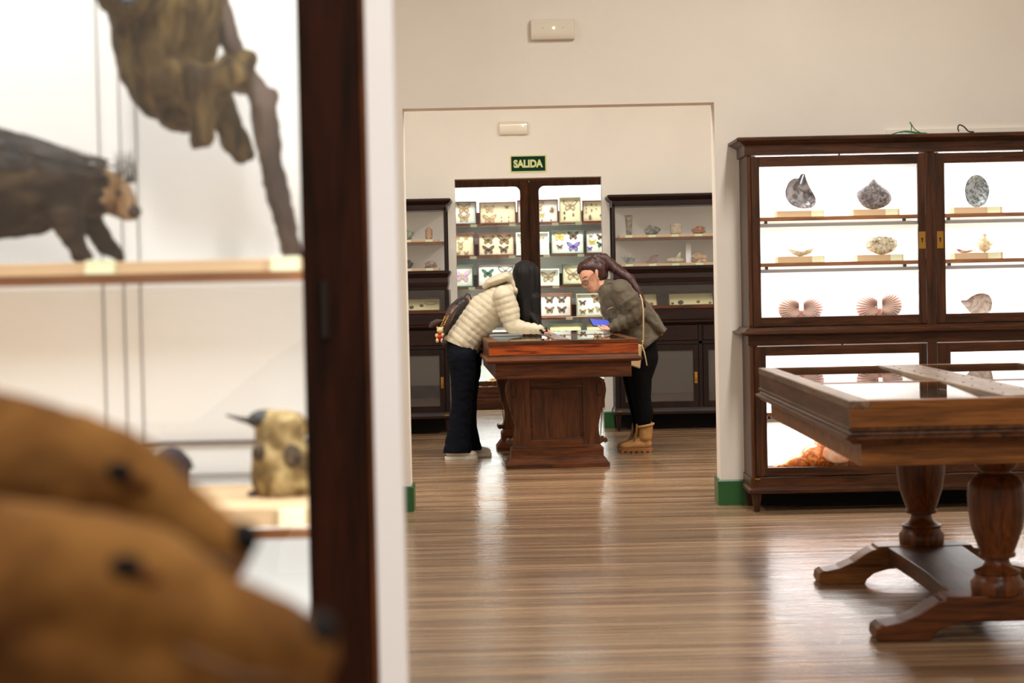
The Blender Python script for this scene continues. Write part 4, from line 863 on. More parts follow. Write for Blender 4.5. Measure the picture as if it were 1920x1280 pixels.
# --- woman in the cream puffer jacket (leans over the table from the left)
Y1 = 15.5
w1 = thing('person', 'person with long black hair in cream quilted jacket and dark jeans leaning on the table', 'person', (at(870, 855, Y1).x, Y1, 0))
H1 = at(986, 513, 15.42); near1 = 15.3; far1 = 15.64
wr = Vector(P(1013, 618, 15.28)); 
body = [[P(872, 655, Y1, .1, .12, .1), P(892, 608, Y1, .1, .12, .1), P(922, 575, Y1, .1, .14, .1), P(950, 552, Y1, .07, .1, .07), P(968, 535, 15.46, .045, .05, .05), (H1.x, H1.y, H1.z, .075, .07, .095)],
        [(H1.x, H1.y, H1.z, .075, .07, .095), P(992, 530, 15.42, .05, .05, .06)], [P(996, 522, 15.42, .02), P(1002, 527, 15.42, .013)],
        [P(945, 555, near1, .05), P(958, 612, near1, .038), P(1010, 618, 15.28, .024), P(1019, 620, 15.28, .026, .034, .016)],
        [P(945, 555, far1, .05), P(962, 612, far1, .038), P(1008, 615, 15.6, .024), P(1017, 617, 15.6, .026, .034, .016)],
        [P(866, 660, Y1-.09, .09), P(862, 750, Y1-.09, .05), P(858, 842, Y1-.1, .035)], [P(876, 660, Y1+.09, .09), P(874, 750, Y1+.09, .05), P(874, 838, Y1+.1, .035)]]
hb = at(1022, 620, 15.28); body += fingers((hb.x, hb.y, hb.z-.002), (1, .1, -.1), (0, 0, 1), curl=.45, ln=.065)
body += [[(hb.x-.03, hb.y-.03, hb.z-.006, .011), (hb.x-.002, hb.y-.05, hb.z-.012, .009), (hb.x+.018, hb.y-.052, hb.z-.016, .008)]]
hb2 = at(1020, 617, 15.6); body += fingers((hb2.x, hb2.y, hb2.z), (1, -.1, -.1), (0, 0, 1), curl=.35)
body += [[(hb2.x-.03, hb2.y-.03, hb2.z, .011), (hb2.x, hb2.y-.05, hb2.z-.01, .009)]]
blob('body', body, skin, w1, voxel=.0065, smooth=3)
A = lambda px_, py_, Y: at(px_, py_, Y)
bones1 = [(A(866, 645, Y1), A(942, 548, Y1), 0, .17), (A(943, 552, near1), A(961, 610, near1), .02, .085), (A(961, 612, near1), A(1016, 616, 15.28), .0, .06), (A(943, 552, far1), A(961, 610, far1), .02, .085), (A(961, 612, far1), A(1016, 616, 15.6), 0, .06)]
jk = [[P(864, 648, Y1, .155, .19, .15), P(882, 615, Y1, .152, .185, .15), P(908, 587, Y1, .15, .19, .15), P(932, 567, Y1, .125, .2, .13), P(950, 550, Y1, .09, .17, .085), P(962, 545, 15.47, .075, .09, .075)],
      [P(944, 556, near1+.02, .085, .085, .085), P(954, 585, near1, .088, .075, .085), P(960, 610, near1, .062, .065, .062), P(985, 615.5, near1, .052, .055, .047), P(1011, 617.5, 15.28, .04, .042, .034)],
      [P(944, 556, far1-.02, .085), P(954, 585, far1, .085, .075, .08), P(962, 609, far1, .062), P(985, 614, far1, .05), P(1010, 616, 15.6, .037)]]
hem_p = A(866, 648, Y1); ax = (A(930, 560, Y1) - hem_p).normalized(); hn = -(Vector((ax.x*.35 + .0, 0, ax.z))).normalized()
hn = -Vector((math.sin(math.radians(-18.5)) * -1 * -1, 0, math.cos(math.radians(18.5)))).normalized()
hn = Vector((-.39, 0, -.92)).normalized()
jmesh = blob('jacket', jk, cream_c, w1, voxel=.0085, smooth=5, disp=quilted(bones1, .0075, .047, .008), cuts=[(A(864, 648, Y1), hn)])
# hood lying on the shoulders
hd = [[P(911, 538, Y1, .03, .08, .022), P(918, 531, Y1, .042, .11, .035), P(934, 524, Y1, .05, .13, .04), P(950, 519, Y1, .045, .12, .042), P(962, 524, Y1, .03, .1, .05), P(968, 545, 15.45, .025, .1, .05)]]
hA = A(905, 540, Y1); hB = A(968, 530, Y1)
blob('hood', hd, cream_c, w1, voxel=.008, smooth=4, disp=lambda co, no: .006*(abs(math.sin(math.pi*(co.z*.8+co.y*.35+co.x*.1)/.05))**.5 - .7) + .004*noise.noise(co*12))
# dark lining edge at the front hem
# jeans
jn = [[P(868, 645, Y1-.06, .12, .11, .1), P(865, 668, Y1-.09, .115, .11, .1), P(868, 700, Y1-.1, .098, .09, .08), P(866, 750, Y1-.1, .078, .078, .06), P(861, 800, Y1-.1, .084, .082, .06), P(858, 850, Y1-.1, .115, .1, .03)],
      [P(876, 640, Y1+.06, .12, .12, .12), P(877, 668, Y1+.09, .115, .11, .1), P(880, 700, Y1+.1, .088, .09, .08), P(877, 750, Y1+.1, .07, .075, .06), P(877, 800, Y1+.08, .07, .08, .06), P(882, 842, Y1+.1, .09, .09, .03)]]
blob('jeans', jn, denim, w1, voxel=.0095, smooth=4, disp=crumple(.0035, 9, 3, (1, 1, 2)), cuts=[((0, 0, .055), (0, 0, -1)), (A(867, 643, Y1), -hn)])
def shoe(name, heel, toe, Y, mu, ms, parent, hgt, wdt=.042, sole=.022, shaft=None, lug=False):
    h = at(heel[0], heel[1], Y); t_ = at(toe[0], toe[1], Y); x0, x1 = h.x, t_.x; sg = 1 if x1 > x0 else -1; L_ = abs(x1-x0)
    ch = [(x0+sg*.04, Y, sole+.035, .038, wdt*.85, .036), (x0+sg*L_*.5, Y, sole+.03, .05, wdt, .038), (x1-sg*.055, Y, sole+.018, .055, wdt, .03)]
    chs = [ch, [(x0+sg*.05, Y, sole+.04, .046, wdt*.85, .04), (x0+sg*.06, Y, hgt, .046, wdt*.9, .03)], [(x0+sg*.07, Y, hgt, .03, wdt*.7, .02), (x0+sg*L_*.62, Y, sole+.04, .03, wdt*.8, .025)]]
    if shaft: chs.append([(x0+sg*.055, Y, hgt, .056, .056, .04), (x0+sg*.05, Y, shaft, .062, .062, .02)])
    cuts = [((0, 0, sole), (0, 0, -1))] + ([((0, 0, shaft), (0, 0, 1))] if shaft else [])
    s = blob(name, chs, mu, parent, voxel=.006, smooth=3, cuts=cuts)
    pts = []
    for k in range(28):
        a = 2*math.pi*k/28; cx = (x0+x1)/2; e = .55
        pts.append((cx + (L_/2+.004)*math.copysign(abs(math.cos(a))**.8, math.cos(a)), Y + (wdt+.006)*math.copysign(abs(math.sin(a))**.7, math.sin(a))))
    mb = MB(); mb.prism(pts, 'z', .012 if lug else 0, sole+.006)
    if lug:
        for k in range(6): xx = x0+sg*(.02 + k*(L_-.04)/5); mb.box(xx-.013, xx+.013, Y-wdt-.004, Y+wdt+.004, 0, .013)
    mb.build('sole', ms, s, bevel=.003)
    return s
shoe('shoe', (835, 859), (895, 857), Y1-.11, whites, soles, w1, .075)
shoe('shoe', (862, 853), (921, 852), Y1+.13, whites, soles, w1, .075)
# hair
hr = [[(H1.x-.008, H1.y, H1.z+.005, .1, .095, .1)], [(H1.x, H1.y, H1.z, .105, .098, .1), P(989, 535, 15.42, .102, .1, .08), P(991, 560, 15.42, .092, .095, .06), P(991, 590, 15.40, .08, .08, .05), P(988, 603, 15.4, .05, .06, .03)],
      [P(1003, 560, 15.38, .045, .07, .05), P(1004, 590, 15.36, .032, .05, .04), P(1010, 607, 15.34, .02, .03, .03), P(1017, 615, 15.3, .014, .02, .014), P(1024, 622, 15.26, .01)],
      [P(996, 590, 15.34, .025), P(1008, 604, 15.28, .014), P(1011, 617, 15.25, .011), P(1019, 624, 15.235, .01), P(1026, 620, 15.235, .009), P(1024, 613, 15.24, .007)],
      [P(985, 590, 15.45, .05), P(990, 606, 15.45, .03)]]
def strands(amp, fr, seed=0): return lambda co, no: amp*noise.noise(Vector((co.x*fr, co.y*fr, co.z*fr*.12 + seed)))
blob('hair', hr, black_hair, w1, voxel=.0065, smooth=4, disp=strands(.011, 38))
# --- backpack on her back
bpk = thing('backpack', 'black and brown backpack worn behind the cream jacket', 'backpack', tuple(at(850, 590, Y1)))
lea = plain('black_leather', rgb(30, 24, 24), .4, noise_amt=.3); brn = plain('brown_leather', rgb(84, 56, 50), .35, noise_amt=.3)
blob('bag_body', [[P(842, 615, Y1+.02, .055, .13, .08), P(854, 590, Y1+.02, .075, .14, .09), P(868, 567, Y1+.02, .05, .12, .05)]], lea, bpk, voxel=.008, smooth=4, disp=crumple(.003, 14))
blob('front_pocket', [[P(838, 612, Y1-.02, .04, .1, .06), P(848, 590, Y1-.02, .045, .11, .06), P(858, 574, Y1-.02, .03, .09, .03)]], brn, bpk, voxel=.007, smooth=4, disp=crumple(.004, 16, 2))
MB().tube([P(869, 565, Y1-.02), P(871, 556, Y1-.02), P(876, 550, Y1-.02), P(881, 553, Y1-.02), P(884, 562, Y1-.02)], [.008, .009, .009, .009, .008], 8, .5).build('carry_handle', lea, bpk, smooth=True)
MB().tube([P(866, 566, near1+.04), P(851, 585, near1+.03), P(838, 612, near1+.05), P(830, 640, near1+.06)], .012, 8, .4).build('shoulder_strap', lea, bpk, smooth=True)
MB().tube([P(851, 588, Y1-.145), P(847, 597, Y1-.145), P(841, 607, Y1-.14)], .004, 6).build('zip', plain('gold_zip', rgb(190, 160, 110), .3, 1), bpk, smooth=True)
kc = thing('plush_keychain', 'little plush toys in cream, red and brown hanging with gold chains from the backpack', 'keychain', tuple(at(822, 625, Y1-.1)))
fl_c = plain('cream_plush', rgb(220, 190, 140), .9, bump=.6, bscale=200); fl_r = plain('red_plush', rgb(186, 40, 30), .9); fl_b = plain('brown_plush', rgb(70, 48, 42), .9, bump=.6, bscale=200); gold = plain('gold_chain', rgb(200, 160, 84), .25, 1)
Yk = Y1-.12
q = at(825, 619, Yk); MB().ball(q, (.026, .025, .026)).ball((q.x-.02, q.y, q.z+.02), .009).ball((q.x+.02, q.y, q.z+.02), .009).ball((q.x-.015, q.y-.02, q.z-.003), .008).build('toy_head', fl_c, kc, smooth=True)
MB().ball(at(824, 631, Yk), (.024, .022, .024)).build('toy_body', fl_r, kc, smooth=True)
for (a, b) in ((819, 629), (820, 638), (830, 628), (829, 638)): MB().ball(at(a, b, Yk-.006), (.013, .013, .018)).build('toy_limb', fl_c, kc, smooth=True)
MB().ball(at(832, 642, Yk+.01), (.022, .02, .026)).build('toy_base', fl_b, kc, smooth=True)
MB().tube([P(830, 601, Yk), P(820, 603, Yk), P(811, 608, Yk), P(806, 614, Yk)], [.008, .022, .024, .012], 10).build('fur_tail', fl_b, kc, smooth=True)
for off in (0, 6):
    for k in range(7): q = at(827+off+k*1.2, 610-k*2.6-off*.2, Yk); MB().ball(q, (.006, .004, .007), 8, 6).build('chain_link', gold, kc, smooth=True)

# --- woman in the olive jacket (right of the table)
Y2 = 15.78
w2 = thing('person', 'person with auburn ponytail, glasses and olive jacket bending over the table holding a phone', 'person', (at(1195, 850, Y2).x, Y2, 0))
nr, fr_ = Y2-.2, Y2+.2
face = [[P(1106, 512, Y2, .088, .074, .092), P(1102.5, 523, Y2, .06, .062, .06), P(1111, 535, Y2, .044, .048, .042), P(1114, 544.5, Y2, .024, .026, .020)],
        [P(1118, 520, Y2, .06, .066, .06), P(1116, 540, Y2, .042, .048, .036)],
        [P(1092.5, 524, Y2, .018, .02, .018), P(1096.5, 537.5, Y2, .012, .013, .010)], [P(1098, 538, Y2, .012, .019, .009)],
        [P(1104.5, 542.5, Y2, .011, .022, .008), P(1108, 545, Y2, .012, .022, .008)], [P(1096, 526, Y2-.03, .014, .014, .008), P(1099, 524, Y2-.045, .01)],
        [P(1118.5, 510, Y2-.088, .014, .009, .024), P(1119.5, 519, Y2-.082, .009, .009, .015)], [P(1120, 510, Y2+.066, .012, .008, .022), P(1121, 519, Y2+.064, .009, .008, .013)],
        [P(1122, 525, Y2, .05, .052, .05), P(1140, 548, Y2, .06, .07, .06)],
        [P(1150, 562, Y2, .1, .14, .1), P(1170, 592, Y2, .1, .13, .1), P(1195, 640, Y2, .1, .14, .1)],
        [P(1165, 548, nr, .05), P(1192, 590, nr, .038), P(1146, 614, nr-.0, .022), P(1139, 617, nr-.02, .028, .03, .017)],
        [P(1165, 548, fr_, .05), P(1190, 590, fr_, .038), P(1150, 610, fr_-.05, .022), P(1142, 611, fr_-.08, .026, .03, .014)],
        [P(1203, 665, Y2-.08, .09), P(1200, 745, Y2-.08, .05), P(1204, 815, Y2-.08, .035)], [P(1198, 665, Y2+.1, .09), P(1192, 750, Y2+.1, .05), P(1200, 815, Y2+.1, .035)]]
hc = at(1133, 617, nr-.02); face += fingers((hc.x, hc.y, hc.z), (-1, .25, .15), (0, 0, -1), curl=.35, ln=.06)
face += [[(hc.x+.03, hc.y+.02, hc.z+.006, .012), (hc.x+.008, hc.y+.0, hc.z+.022, .0095), (hc.x-.014, hc.y+.002, hc.z+.028, .008)]]
hc2 = at(1138, 609, fr_-.1); face += fingers((hc2.x, hc2.y, hc2.z), (-1, -.2, 0), (0, 0, 1), curl=.4, ln=.065) + [[(hc2.x+.03, hc2.y-.02, hc2.z, .012), (hc2.x+.004, hc2.y-.045, hc2.z, .009)]]
b2 = blob('body', face, skin, w2, voxel=.005, smooth=2, n=12)
bvh2 = BVHTree.FromPolygons([v.co + OFF[w2.name] for v in b2.data.vertices], [tuple(p.vertices) for p in b2.data.polygons])
def on_face(px_, py_, side=-1, lift=0):
    q = at(px_, py_, Y2); h = bvh2.ray_cast(Vector((q.x, Y2 + side*.5, q.z)), Vector((0, -side, 0))); return (h[0] if h[0] else q) + Vector((0, side*lift, 0))
iris_m, eyew = plain('iris', rgb(30, 20, 16), .2), plain('eye_white', rgb(226, 216, 208), .3); lash = plain('lashes', rgb(30, 18, 16), .6)
for sg in (-1, 1):
    ey = on_face(1098, 527.5, sg); e = MB().ball((ey.x, ey.y - sg*.004, ey.z), (.009, .008, .006)).build('eye', eyew, w2, smooth=True)
    MB().ball((ey.x-.003, ey.y - sg*.001, ey.z-.002), (.005, .006, .005)).build('iris', iris_m, e, smooth=True)
    MB().tube([on_face(1095, 527, sg, .002), on_face(1098, 525.5, sg, .003), on_face(1101, 525.5, sg, .003)], .0018, 6).build('eyelid', lash, w2, smooth=True)
    MB().tube([on_face(1092, 522, sg, .001), on_face(1096, 519, sg, .002), on_face(1101, 518, sg, .001)], [.002, .0035, .0015], 6).build('eyebrow', red_hair, w2, smooth=True)
    MB().tube([on_face(1104, 541.5, sg*.3 if False else sg, .0), on_face(1107.5, 540.5, sg, .001)], [.004, .0015], 6).build('mouth_corner', lips, w2, smooth=True)
MB().ball(at(1103, 543.8, Y2), (.009, .021, .006)).build('mouth', lips, w2, smooth=True)
es = thing('eyeglasses', 'thin dark-framed eyeglasses worn by the auburn-haired person', 'glasses', tuple(at(1096, 531, Y2)))
gm = plain('dark_metal_frame', rgb(30, 30, 40), .3, .5)
for sg in (-1, 1):
    c = on_face(1097, 530, sg, .009); hd_ = Vector((.021, .015*sg, .005)); vd = Vector((.009, 0, -.016)); n_ = Vector((-.8, 0, -.5)).normalized()
    ring = [c + hd_*math.copysign(abs(math.cos(a*math.pi/10))**.8, math.cos(a*math.pi/10)) + vd*math.copysign(abs(math.sin(a*math.pi/10))**.8, math.sin(a*math.pi/10)) for a in range(21)]
    MB().tube(ring, .0019, 6).build('rim', gm, es, smooth=True); mb = MB(); mb.add([p for p in ring[:-1]] + [p + n_*.001 for p in ring[:-1]], [tuple(range(20)), tuple(range(20, 40))[::-1]]); mb.build('lens', M['glass'], es)
    MB().tube([c + hd_, at(1106, 520, Y2+sg*.082), at(1117, 508, Y2+sg*.094)], .0018, 6).build('temple_arm', gm, es, smooth=True)
MB().tube([at(1092.2, 532, Y2-.026), at(1090.5, 530.5, Y2), at(1092.2, 532, Y2+.026)], .0016, 6).build('bridge', gm, es, smooth=True)
MB().ball(at(1121.5, 523, Y2-.09), (.006, .004, .006)).build('earring', gold, w2, smooth=True)
bones2 = [(A(1150, 560, Y2), A(1210, 640, Y2), 0, .17)]
def olive_folds(co, no):
    d1 = seg_s(co, A(1165, 545, nr), A(1195, 588, nr)); d2 = seg_s(co, A(1195, 588, nr), A(1145, 613, nr+.03)); a = crumple(.008, 7, 4)(co, no) + crumple(.0028, 22, 9)(co, no)
    if d2[1] < .09: a += .006*math.sin(d2[0]*110 + 2*noise.noise(co*10))
    elif d1[1] < .11 and d1[0] > .08: a += .004*math.sin(d1[0]*90 + 2*noise.noise(co*8))
    return a
oj = [[P(1138, 541, Y2, .07, .085, .07), P(1148, 556, Y2, .1, .16, .1), P(1158, 575, Y2, .135, .18, .13), P(1177, 600, Y2, .15, .185, .14), P(1200, 630, Y2, .155, .19, .13), P(1212, 648, Y2, .16, .2, .12)],
      [P(1200, 580, Y2, .08, .15, .08), P(1225, 608, Y2, .07, .16, .06), P(1238, 620, Y2, .05, .15, .05)],
      [P(1164, 544, nr+.03, .085, .085, .08), P(1180, 566, nr, .085, .08, .085), P(1194, 589, nr, .068, .07, .065), P(1170, 603, nr+.01, .06, .062, .055), P(1148, 613.5, nr+.0, .036, .04, .036)],
      [P(1164, 544, fr_-.03, .085), P(1180, 566, fr_, .08), P(1192, 589, fr_, .066), P(1170, 602, fr_-.02, .058), P(1152, 609, fr_-.05, .036)]]
blob('jacket', oj, olive_c, w2, voxel=.0085, smooth=4, disp=olive_folds, cuts=[(A(1214, 646, Y2), Vector((.62, 0, -.78)).normalized())])
blob('collar', [[P(1127, 549, Y2, .02, .05, .02), P(1131, 540, Y2, .03, .075, .03), P(1140, 530, Y2, .045, .08, .03), P(1152, 532, Y2, .03, .085, .03)]], olive_c, w2, voxel=.007, smooth=3, disp=crumple(.003, 14))
MB().tube([P(1139, 580, nr+.03), P(1145, 577, nr+.015), P(1150, 576, nr+.005)], [.004, .006, .003], 6).build('pocket_zip', plain('zip_pale', rgb(150, 138, 116), .4, .4), w2, smooth=True)
blob('leggings', [[P(1205, 652, Y2-.05, .12, .12, .1), P(1206, 672, Y2-.08, .12, .11, .1), P(1199, 708, Y2-.09, .098, .095, .08), P(1203, 748, Y2-.09, .075, .075, .06), P(1208, 774, Y2-.09, .075, .07, .06), P(1206, 802, Y2-.09, .048, .05, .04), P(1205, 812, Y2-.09, .045, .045, .03)],
      [P(1200, 652, Y2+.05, .12, .12, .1), P(1196, 672, Y2+.08, .115, .11, .1), P(1189, 708, Y2+.1, .09, .09, .08), P(1192, 748, Y2+.1, .066, .07, .06), P(1199, 776, Y2+.1, .066, .065, .06), P(1200, 812, Y2+.1, .045, .045, .04)]], blackc, w2, voxel=.009, smooth=4, disp=crumple(.002, 10))
for (hx, tx, yy) in ((1223, 1162, Y2-.1), (1216, 1158, Y2+.12)):
    b = shoe('boot', (hx, 846), (tx, 848), yy, tanb, tansole, w2, .12, wdt=.045, sole=.03, shaft=.215, lug=True)
    X0 = at(hx, 846, yy).x
    blob('tongue', [[(X0-.14, yy, .09, .016, .026, .012), (X0-.122, yy, .15, .012, .03, .02), (X0-.118, yy, .215, .008, .034, .014)]], tanb, b, voxel=.006)
    MB().tube([(X0-.05+.062*math.cos(a*.3927), yy+.062*math.sin(a*.3927), .212+.012*math.cos(a*.3927)) for a in range(17)], .011, 8).build('padded_collar', tanb, b, smooth=True)
    MB().box(X0-.012, X0-.002, yy-.01, yy+.01, .2, .25).build('pull_tab', tanb, b, bevel=.003)
    for k in range(5): z = .085+k*.023; x = X0 - .145 + k*.012; MB().tube([(x, yy-.036, z+.006), (x-.01, yy, z+.016), (x, yy+.036, z+.006)], .003, 6).build('lace', plain('brown_lace', rgb(90, 60, 34), .8), b, smooth=True)
    MB().ring(X0-.118, X0+.006, yy-.056, yy+.056, [(0, .2), (.006, .205), (.006, .222), (0, .228)]).build('ankle_padding', tanb, b, bevel=.01) if False else None
# hair
blob('hair', [[P(1108, 500, Y2, .085, .082, .07), P(1120, 503, Y2, .085, .084, .075), P(1127, 515, Y2, .055, .075, .06)], [P(1096, 500, Y2, .05, .07, .045), P(1086, 507, Y2, .016, .05, .03)], [P(1112, 490, Y2, .06, .06, .04), P(1124, 494, Y2, .05)],
      [P(1112, 486, Y2, .03), P(1120, 481, Y2, .032), P(1133, 485, Y2, .042), P(1150, 500, Y2, .045, .05, .045), P(1164, 510, Y2-.04, .04, .045, .038), P(1182, 523, Y2-.09, .036), P(1196, 545, Y2-.12, .03), P(1205, 566, Y2-.135, .022), P(1211, 580, Y2-.14, .008)]],
     red_hair, w2, voxel=.006, smooth=3, disp=strands(.007, 40, 5), cuts=[])
t_ = MB().tube([at(1110, 487, Y2) + Vector((.0, .03*math.cos(a*.63), 0)) + Vector((.02*math.sin(a*.63), 0, .024*math.sin(a*.63))) for a in range(11)], .009, 8).build('hair_tie', plain('black_elastic', rgb(16, 16, 18), .5), w2, smooth=True)
ph = thing('smartphone', 'dark phone with a glowing blue screen held over the table', 'phone', tuple(at(1122, 604, Y2-.12)))
a_, b_, c_ = at(1103.5, 597, Y2-.1), at(1140, 600, Y2-.1), at(1112, 611.5, Y2-.19); uu, vv = (b_-a_)/2, (c_-a_)/2; nn = uu.cross(vv).normalized(); nn = nn if nn.z > 0 else -nn; ctr = a_ + uu + vv
MB().obox(ctr, uu, vv, nn*.004).build('phone_body', plain('phone_black', rgb(20, 20, 26), .3), ph, bevel=.002)
MB().obox(ctr + nn*.0044 - uu*.0, uu*.93, vv*.9, nn*.0004).build('screen', emit('blue_screen', (.05, .07, .36, 1), .8), ph)
bag = thing('handbag', 'beige crossbody handbag hanging beside the table at the olive-jacketed woman\'s hip', 'bag', tuple(at(1192, 670, Y2-.26)))
bge = plain('beige_leather', rgb(190, 160, 118), .45); Yb = Y2-.26
p4 = [at(1181, 642, Yb), at(1204, 646, Yb), at(1200, 691, Yb), at(1179, 684, Yb)]
MB().prism([(p.x, p.z) for p in p4], 'y', Yb-.035, Yb+.035).build('bag_body', bge, bag, bevel=.01)
MB().tube([P(1200, 552, nr-.06), P(1204, 562, nr-.085), P(1206.5, 580, nr-.09), P(1206.5, 610, nr-.09), P(1206, 644, Yb-.0)], .006, 8, .6).build('shoulder_strap', bge, bag, smooth=True)
MB().tube([P(1205, 642, Yb-.04), P(1204, 648, Yb-.045), P(1208, 660, Yb-.045), P(1213, 685, Yb-.04)], [.004, .01, .012, .01], 8, .5).build('strap_tail', bge, bag, smooth=True)
MB().ball(at(1205, 641, Yb-.035), (.008, .008, .012)).build('buckle', gold, bag, smooth=True)

# ------------------------------------------------------------------ foreground: wall end and animal showcase
GX = -.366
struct('wall_partition', MB().box(-.246, -.198, 3.5, 3.56, 0, CEIL), M['white'])
struct('wall_partition_back', MB().box(-5, -.30, 4.42, 4.5, 0, CEIL), M['white'])
t = thing('animal_showcase', 'tall lit glass-fronted showcase with dark wooden stile in the left foreground', 'showcase', (-1.2, 3.5, 0))
SX0 = -2.3
mb = MB(); mb.box(-.366, -.256, 3.5, 3.56, .12, 2.55); sw = mb.build('door_stile', M['stile'], t, bevel=.004)
box(-.256, -.248, 3.498, 3.56, .12, 2.55).build('edge_bead', M['oak_z'], t, bevel=.003)['label'] = 'paler brown bead along the stile edge'
MB().tube([(-.328, 3.497, 1.30), (-.328, 3.497, 1.40)], .006, 10).build('hinge', M['iron'], t, smooth=True)
mb = MB(); mb.box(-1.34, -1.22, 3.5, 3.56, .12, 2.55); mb.build('door_stile', M['stile'], t, bevel=.004)
mb = MB(); mb.box(SX0, SX0+.11, 3.5, 3.56, .12, 2.55); mb.build('door_stile', M['stile'], t, bevel=.004)
box(SX0, -.248, 3.5, 3.56, 2.55, 2.68).build('top_rail', M['stile'], t, bevel=.004)
box(SX0, -.248, 3.5, 3.56, 0, .12).build('bottom_rail', M['stile'], t, bevel=.004)
for a, b in ((SX0+.11, -1.34), (-1.22, -.366)): box(a, b, 3.525, 3.53, .12, 2.55).build('glass_pane', M['glass'], t)
box(SX0, -.27, 4.30, 4.32, 0, 2.6).build('back_panel', M['panel'], t)
box(-.29, -.27, 3.56, 4.30, 0, 2.6).build('side_panel', M['panel'], t); box(SX0, SX0+.02, 3.56, 4.30, 0, 2.6).build('side_panel', M['panel'], t)
box(SX0, -.27, 3.56, 4.32, 2.6, 2.66).build('case_top', M['panel'], t); box(SX0, -.27, 3.56, 4.30, .1, .13).build('case_floor', M['panel'], t)
for x in (-.88, -.835, -.80): box(x-.0015, x+.0015, 4.296, 4.30, .13, 2.6).build('panel_seam', M['steel'], t)
box(SX0+.02, -.29, 4.285, 4.30, 1.055, 1.061).build('wall_rail', plain('dark_rail', rgb(90, 70, 60), .5), t); box(SX0+.02, -.29, 4.285, 4.30, .985, .99).build('wall_rail', M['steel'], t)
ZT, ZL = at(300, 513, 3.66).z, at(550, 991, 3.66).z
for z in (ZT, ZL):
    s = box(SX0+.02, -.29, 3.665, 4.29, z-.017, z).build('shelf', M['panel'], t); box(SX0+.02, -.29, 3.658, 3.665, z-.018, z+.001).build('edge_strip', M['shelfw'], s)
for (z, p, y) in ((2.57, 18, 3.86), (ZT-.03, 9, 3.92), (ZL-.03, 9, 3.9)):
    area('case_light', (-1.25, y, z), 1.9, .1, p, (.9, .96, 1), (math.radians(-18), 0, 0))
for zc, zh in ((2.0, 1.0), (1.2, .38), (.5, .7)):
    area('case_light', (-.31, 3.60, zc), .03, zh, 1.6*zh+.5, (.92, .97, 1), (math.radians(90), 0, math.radians(38)))
box(SX0+.1, -.40, 3.58, 3.62, 2.56, 2.585).build('light_strip', M['strip'], t)
YS = 3.70
def fboard(x0, x1, z, label, d=.5):
    o = box(x0, x1, YS, YS+d, z, z+.024).build('display_board', M['tan'], bevel=.003); return tag(o, label, 'display board', 'beige boards in the animal showcase')
b1 = fboard(-2.2, at(508, 500, YS).x, ZT, 'long beige board with cards on the upper showcase shelf under the porcupine')
b2 = fboard(at(505, 500, YS).x+.004, -.30, ZT, 'short beige board at the right end of the upper showcase shelf')
def fcard(b, px0, px1, py0, py1, Y=YS-.012):
    a = at(px0, py1, Y); c = at(px1, py0, Y); MB().obox(((a.x+c.x)/2, Y, (a.z+c.z)/2), ((c.x-a.x)/2, 0, 0), (0, .001, .0003), (0, .004, (c.z-a.z)/2)).build('label_card', M['card'], b)
fcard(b1, 160, 215, 487, 513); fcard(b2, 508, 562, 480, 512)
b3 = tag(box(-2.2, -.30, YS, YS+.45, ZL, ZL+.034).build('display_board', M['tan'], bevel=.003), 'beige board on the lower showcase shelf under the speckled bird', 'display board', 'beige boards in the animal showcase'); fcard(b3, 524, 570, 952, 986)
ZT += .024; ZL += .034
def fur(n, cols, sc=8, squash=(3, 3, 1), rough=.85, bump=.8):
    m, nt, N, L, B = mat(n); v = coords(N, L, squash); k = N.new('ShaderNodeTexNoise'); k.inputs['Scale'].default_value = sc; k.inputs['Detail'].default_value = 8; k.inputs['Distortion'].default_value = .6; L.new(v, k.inputs['Vector'])
    r = ramp(N, [(.3+.4*i/(len(cols)-1), c) for i, c in enumerate(cols)]); L.new(k.outputs[0], r.inputs[0]); L.new(r.outputs[0], B.inputs['Base Color']); B.inputs['Roughness'].default_value = rough; B.inputs['Specular IOR Level'].default_value = .15
    b = N.new('ShaderNodeBump'); b.inputs['Strength'].default_value = bump; b.inputs['Distance'].default_value = .01; L.new(k.outputs[0], b.inputs['Height']); L.new(b.outputs[0], B.inputs['Normal']); return m
# sloth on a branch
YA = 3.98
br = thing('branch', 'grey-brown knotted tree branch rising from the showcase shelf to the sloth', 'branch', (at(550, 475, YA).x, YA, ZT))
bark = fur('bark', [rgb(40, 30, 26), rgb(78, 62, 54), rgb(108, 92, 82)], 10, (1, 1, .6), .6, .6)
top = at(395, -120, YA)
blob('trunk', [[P(552, 492, YA, .02), P(538, 430, YA, .021), P(520, 360, YA, .024), P(507, 300, YA, .025), P(500, 240, YA, .027), P(487, 185, YA, .024), P(466, 140, YA, .02), P(440, 100, YA, .021), P(424, 55, YA, .021), P(412, 0, YA, .02), P(400, -90, YA, .018)],
     [P(495, 225, YA, .022), P(503, 190, YA, .018), P(512, 176, YA, .013)]], bark, br, voxel=.008, smooth=3, disp=crumple(.003, 25))
sl = thing('sloth', 'shaggy brown mounted sloth hanging on the branch, top of the showcase', 'sloth', tuple(at(320, 120, YA)))
sf = fur('sloth_fur', [rgb(26, 18, 9), rgb(72, 55, 30), rgb(108, 88, 52)], 9, (4, 4, 1))
shag = lambda co, no: .010*noise.noise(Vector((co.x*45, co.y*45, co.z*11))) + .004*noise.noise(co*40)
